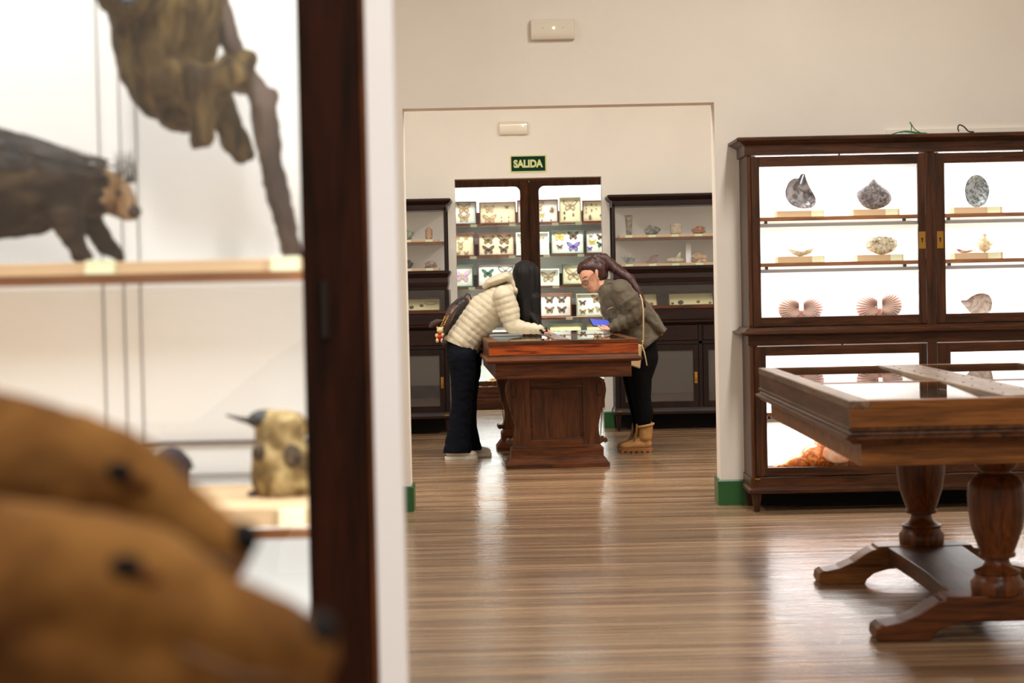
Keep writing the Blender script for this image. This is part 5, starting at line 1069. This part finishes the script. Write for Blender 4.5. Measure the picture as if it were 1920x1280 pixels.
sk = [[P(300, -160, YA, .09, .08, .09), P(300, -60, YA, .11, .1, .1), P(310, 40, YA, .115, .11, .11), P(310, 120, YA, .09, .1, .08), P(325, 175, YA, .075, .085, .06), P(350, 205, YA, .05, .06, .05)],
      [P(235, 30, YA, .035), P(262, 140, YA, .04), P(305, 195, YA, .04)],
      [P(395, -60, YA-.05, .045), P(372, 20, YA-.07, .045), P(350, 80, YA-.06, .04)],
      [P(330, 150, YA-.08, .05), P(375, 155, YA-.1, .04, .04, .035), P(430, 135, YA-.08, .033), P(460, 115, YA-.05, .024), P(474, 112, YA-.03, .014)], [P(440, 140, YA-.08, .03), P(455, 160, YA-.06, .02)],
      [P(365, 170, YA-.09, .038), P(378, 215, YA-.09, .026), P(377, 262, YA-.09, .022)],
      [P(400, 190, YA+.06, .04), P(425, 230, YA+.05, .032), P(450, 285, YA+.04, .024), P(462, 292, YA+.03, .018)]]
blob('body', sk, sf, sl, voxel=.009, smooth=3, disp=shag)
hd0 = at(245, -20, YA-.12); blob('head', [[(hd0.x, hd0.y, hd0.z, .07, .065, .06)], [(hd0.x-.01, hd0.y-.05, hd0.z-.02, .03)]], sf, sl, voxel=.008, disp=shag)
MB().ball(at(240, 3, YA-.19), (.014, .01, .009)).build('nose', plain('nose_blue_black', rgb(30, 34, 44), .35), sl, smooth=True)
for a in (222, 262): MB().ball(at(a, -22, YA-.185), .008).build('eye', M['key'], sl, smooth=True)
# porcupine
YP = 3.98
pc = thing('porcupine', 'dark mounted porcupine with pale quills facing right on the upper shelf', 'porcupine', (at(60, 480, YP).x, YP, ZT))
pf = fur('porcupine_coat', [rgb(20, 14, 11), rgb(46, 35, 26), rgb(76, 62, 46)], 8, (1, 3, 3)); pfa = fur('porcupine_face', [rgb(70, 46, 30), rgb(140, 108, 76), rgb(178, 158, 130)], 14)
blob('body', [[P(-150, 400, YP, .1, .1, .09), P(-40, 360, YP, .12, .12, .1), P(60, 355, YP, .1, .11, .09), P(130, 350, YP, .07, .08, .06), P(180, 360, YP, .05)], [P(120, 400, YP-.06, .035), P(140, 450, YP-.06, .022), P(150, 480, YP-.06, .018), P(165, 484, YP-.06, .013)], [P(160, 400, YP+.05, .03), P(195, 455, YP+.05, .02), P(225, 482, YP+.05, .014)],
      [P(-80, 420, YP-.06, .04), P(-90, 480, YP-.06, .022)], [P(-60, 420, YP+.06, .04), P(-70, 480, YP+.06, .022)]], pf, pc, voxel=.009, smooth=3, disp=lambda co, no: .006*noise.noise(co*50))
blob('head', [[P(185, 355, YP, .045), P(212, 365, YP, .04), P(236, 390, YP, .025), P(247, 400, YP, .017)]], pfa, pc, voxel=.007, smooth=3, disp=lambda co, no: .004*noise.noise(co*60))
MB().ball(at(252, 397, YP-.01), (.014, .016, .014)).build('nose', plain('dark_nose', rgb(48, 26, 20), .4), pc, smooth=True)
MB().ball(at(222, 362, YP-.036), .006).build('eye', M['key'], pc, smooth=True)
for a in (-.012, .012): MB().ball(at(195, 342, YP-.04), (.012, .008, .014)).build('ear', pf, pc, smooth=True) if a < 0 else MB().ball(at(197, 342, YP+.04), (.012, .008, .014)).build('ear', pf, pc, smooth=True)
random.seed(2); mb = MB()
for k in range(900):
    s = random.random(); x = -190 + 400*s; a = random.uniform(-1.2, 1.2); r = .06 + .05*math.sin(math.pi*min(1, max(0, (x+190)/380)))
    c = at(x, 358, YP); p = c + Vector((0, math.sin(a)*r, math.cos(a)*r)); d = Vector((-1, math.sin(a)*.4 + random.uniform(-.1, .1), math.cos(a)*random.uniform(.15, .4))).normalized(); mb.tube([p, p+d*random.uniform(.05, .13)], [.0015, .0004], 4)
for k in range(60):
    c = at(random.uniform(215, 255), 362, YP); d = Vector((random.uniform(-.1, .15), random.uniform(-.2, .2), 1)).normalized(); mb.tube([c + Vector((0, 0, .02)), c+d*random.uniform(.04, .09)], [.0009, .0003], 4)
q = mb.build('quills', plain('quill', rgb(62, 50, 38), .5, c2=rgb(24, 18, 14), nscale=30), pc); q['kind'] = 'stuff'
# speckled bird and small dark animal
YB_ = 3.92
bd = thing('bird', 'plump cream and brown speckled mounted bird with thin long beak, lower shelf', 'bird', (at(520, 945, YB_).x, YB_, ZL))
bf = fur('speckled_feathers', [rgb(44, 32, 20), rgb(120, 98, 62), rgb(180, 158, 112)], 22, (1, 1, 1))
blob('body', [[P(520, 895, YB_, .052, .06, .055), P(522, 850, YB_, .052, .06, .05), P(522, 800, YB_, .042, .045, .032)], [P(505, 792, YB_, .034, .036, .026), P(545, 800, YB_, .036, .04, .032)], [P(560, 880, YB_, .03, .05, .06)]], bf, bd, voxel=.007, smooth=4, disp=lambda co, no: .003*noise.noise(co*60))
blob('face_mask', [[P(476, 787, YB_, .013, .018, .015), P(490, 786, YB_-.006, .02, .03, .02)]], plain('black_feathers', rgb(30, 26, 26), .6), bd, voxel=.005)
MB().tube([at(474, 790, YB_), at(450, 785, YB_), at(424, 778, YB_)], [.008, .005, .002], 8).build('beak', plain('horn_beak', rgb(50, 42, 38), .35), bd, smooth=True)
for a, b, r in ((487, 848, .016), (546, 855, .022)): MB().ball(at(a, b, YB_-.045), (r, .014, r*1.1)).build('wing_patch', plain('grey_wing', rgb(44, 38, 34), .8, c2=rgb(96, 82, 62), nscale=60, spec=.1), bd, smooth=True)
for a in (495, 555): MB().tube([at(a, 925, YB_), (at(a, 935, YB_).x-.004, YB_, ZL+.008), (at(a, 935, YB_).x-.03, YB_-.01, ZL+.005)], [.014, .012, .005], 8).build('foot', plain('dark_foot', rgb(40, 32, 30), .5), bd, smooth=True)
dk = thing('small_bird', 'small dark rounded mounted bird half hidden behind the tan animal heads', 'bird', (at(330, 945, YB_).x, YB_, ZL)); dkm = fur('dark_feathers', [rgb(34, 28, 28), rgb(66, 56, 56)], 20, (1, 1, 1))
blob('body', [[P(322, 865, YB_, .032, .035, .03), P(315, 910, YB_, .045, .045, .04)], [P(345, 870, YB_, .018)]], dkm, dk, voxel=.006); MB().tube([at(352, 872, YB_), at(364, 876, YB_)], [.006, .002], 8).build('beak', M['key'], dk, smooth=True)
for dx_ in (-.015, .015): MB().tube([(at(318, 930, YB_).x+dx_, YB_, ZL+.05), (at(318, 930, YB_).x+dx_, YB_, ZL+.002)], .004, 6).build('leg', M['key'], dk)
random.seed(7)
# tan animals close to the camera
def tan_animal(Yh, shape, label, scene_y):
    t = thing('tan_animal', label, 'mounted animal', (-1.0, Yh, 0), 'pair of tan mounted animals')
    coat = fur('tan_coat_%d' % scene_y, [rgb(58, 33, 11), rgb(94, 61, 25), rgb(124, 87, 42)], 9, (1, 1, 1), .9, .3)
    head, jaw, eyep, nosep, lipp, back = shape
    R = lambda a, b, r, k=1.0: P(a, b, Yh, r, r*k, r)
    hx = P(*back, Yh); bx, bz = hx[0], hx[2]
    ch = [[R(*q) for q in head], [R(*q) for q in jaw],
          [(bx, Yh, bz, .07, .07, .075), (bx-.14, Yh, bz-.12, .09, .085, .11), (bx-.36, Yh, bz-.36, .13, .11, .17)],
          [(bx-.38, Yh, bz-.38, .15, .12, .18), (bx-.95, Yh, bz-.36, .15, .125, .17), (bx-1.2, Yh, bz-.34, .13, .115, .15)]]
    for lx in (-.36, -1.2):
        for sy in (-.08, .08):
            if lx == -.36: ch.append([(bx+lx, Yh+sy, bz-.45, .07, .05, .1), (bx+lx+.0, Yh+sy, .40, .038, .034, .05), (bx+lx-.01, Yh+sy, .09, .026), (bx+lx+.01, Yh+sy, .04, .03, .028, .03), (bx+lx+.05, Yh+sy, .025, .03, .028, .02)])
            else: ch.append([(bx+lx, Yh+sy, bz-.42, .1, .06, .14), (bx+lx+.06, Yh+sy, .5, .05, .04, .06), (bx+lx-.08, Yh+sy, .3, .034), (bx+lx-.05, Yh+sy, .07, .026), (bx+lx, Yh+sy, .025, .03, .028, .02)])
    ch.append([(bx-1.3, Yh, bz-.3, .03), (bx-1.42, Yh, bz-.5, .022), (bx-1.45, Yh, bz-.75, .018)])
    blob('body', ch, coat, t, voxel=.009, smooth=6, disp=lambda co, no: .0022*noise.noise(co*55), cuts=[((0, 0, .002), (0, 0, -1))])
    dkk = plain('dark_nose_skin_%d' % scene_y, rgb(14, 10, 9), .8, spec=.15)
    for sg in (-1, 1):
        MB().ball(P(eyep[0], eyep[1], Yh+sg*eyep[2]), (.012, .007, .0085)).build('eye', dkk, t, smooth=True)
        MB().ball(P(eyep[0]+14, eyep[1]+22, Yh+sg*(eyep[2]-.004)), (.02, .006, .008)).build('lower_lid', plain('brown_lid_%d%d' % (scene_y, sg), rgb(78, 46, 22), .9, spec=.1), t, smooth=True)
        q = P(back[0]-70, back[1]-150, Yh+sg*.05); MB().ball(q, (.02, .01, .024)).build('ear', coat, t, smooth=True)
    MB().ball(P(nosep[0]-10, nosep[1]+4, Yh-.002), (.014, .02, .014)).build('nose', dkk, t, smooth=True)
    MB().tube([P(a, b, Yh-c) for a, b, c in lipp], .003, 6).build('mouth_line', plain('brown_lip_%d' % scene_y, rgb(84, 56, 32), .8), t, smooth=True)
    return t
tan_animal(1.66, ([(-30, 890, .072, .9), (120, 895, .058, 1), (215, 900, .045, 1), (320, 965, .033, 1), (405, 1012, .025, 1.1), (445, 1025, .019, 1.2)], [(60, 980, .06, .9), (240, 1030, .04, .9), (420, 1060, .02, 1)], (222, 885, .040), (466, 1004), [(455, 1055, .018), (360, 1040, .03), (270, 1010, .04)], (-60, 930)),
    'tan furred mounted animal with dark eye and nose, the farther of the two', 1)
tan_animal(1.38, ([(-40, 1115, .07, .9), (120, 1090, .052, 1), (240, 1105, .050, 1), (380, 1160, .038, 1), (500, 1200, .033, 1.1), (572, 1218, .025, 1.2)], [(80, 1220, .06, .9), (320, 1280, .045, .9), (540, 1290, .028, 1)], (236, 1062, .043), (606, 1180), [(590, 1275, .02), (460, 1270, .035), (340, 1220, .045)], (-70, 1160)),
    'tan furred mounted animal nearest the camera, its head at the bottom left', 2)
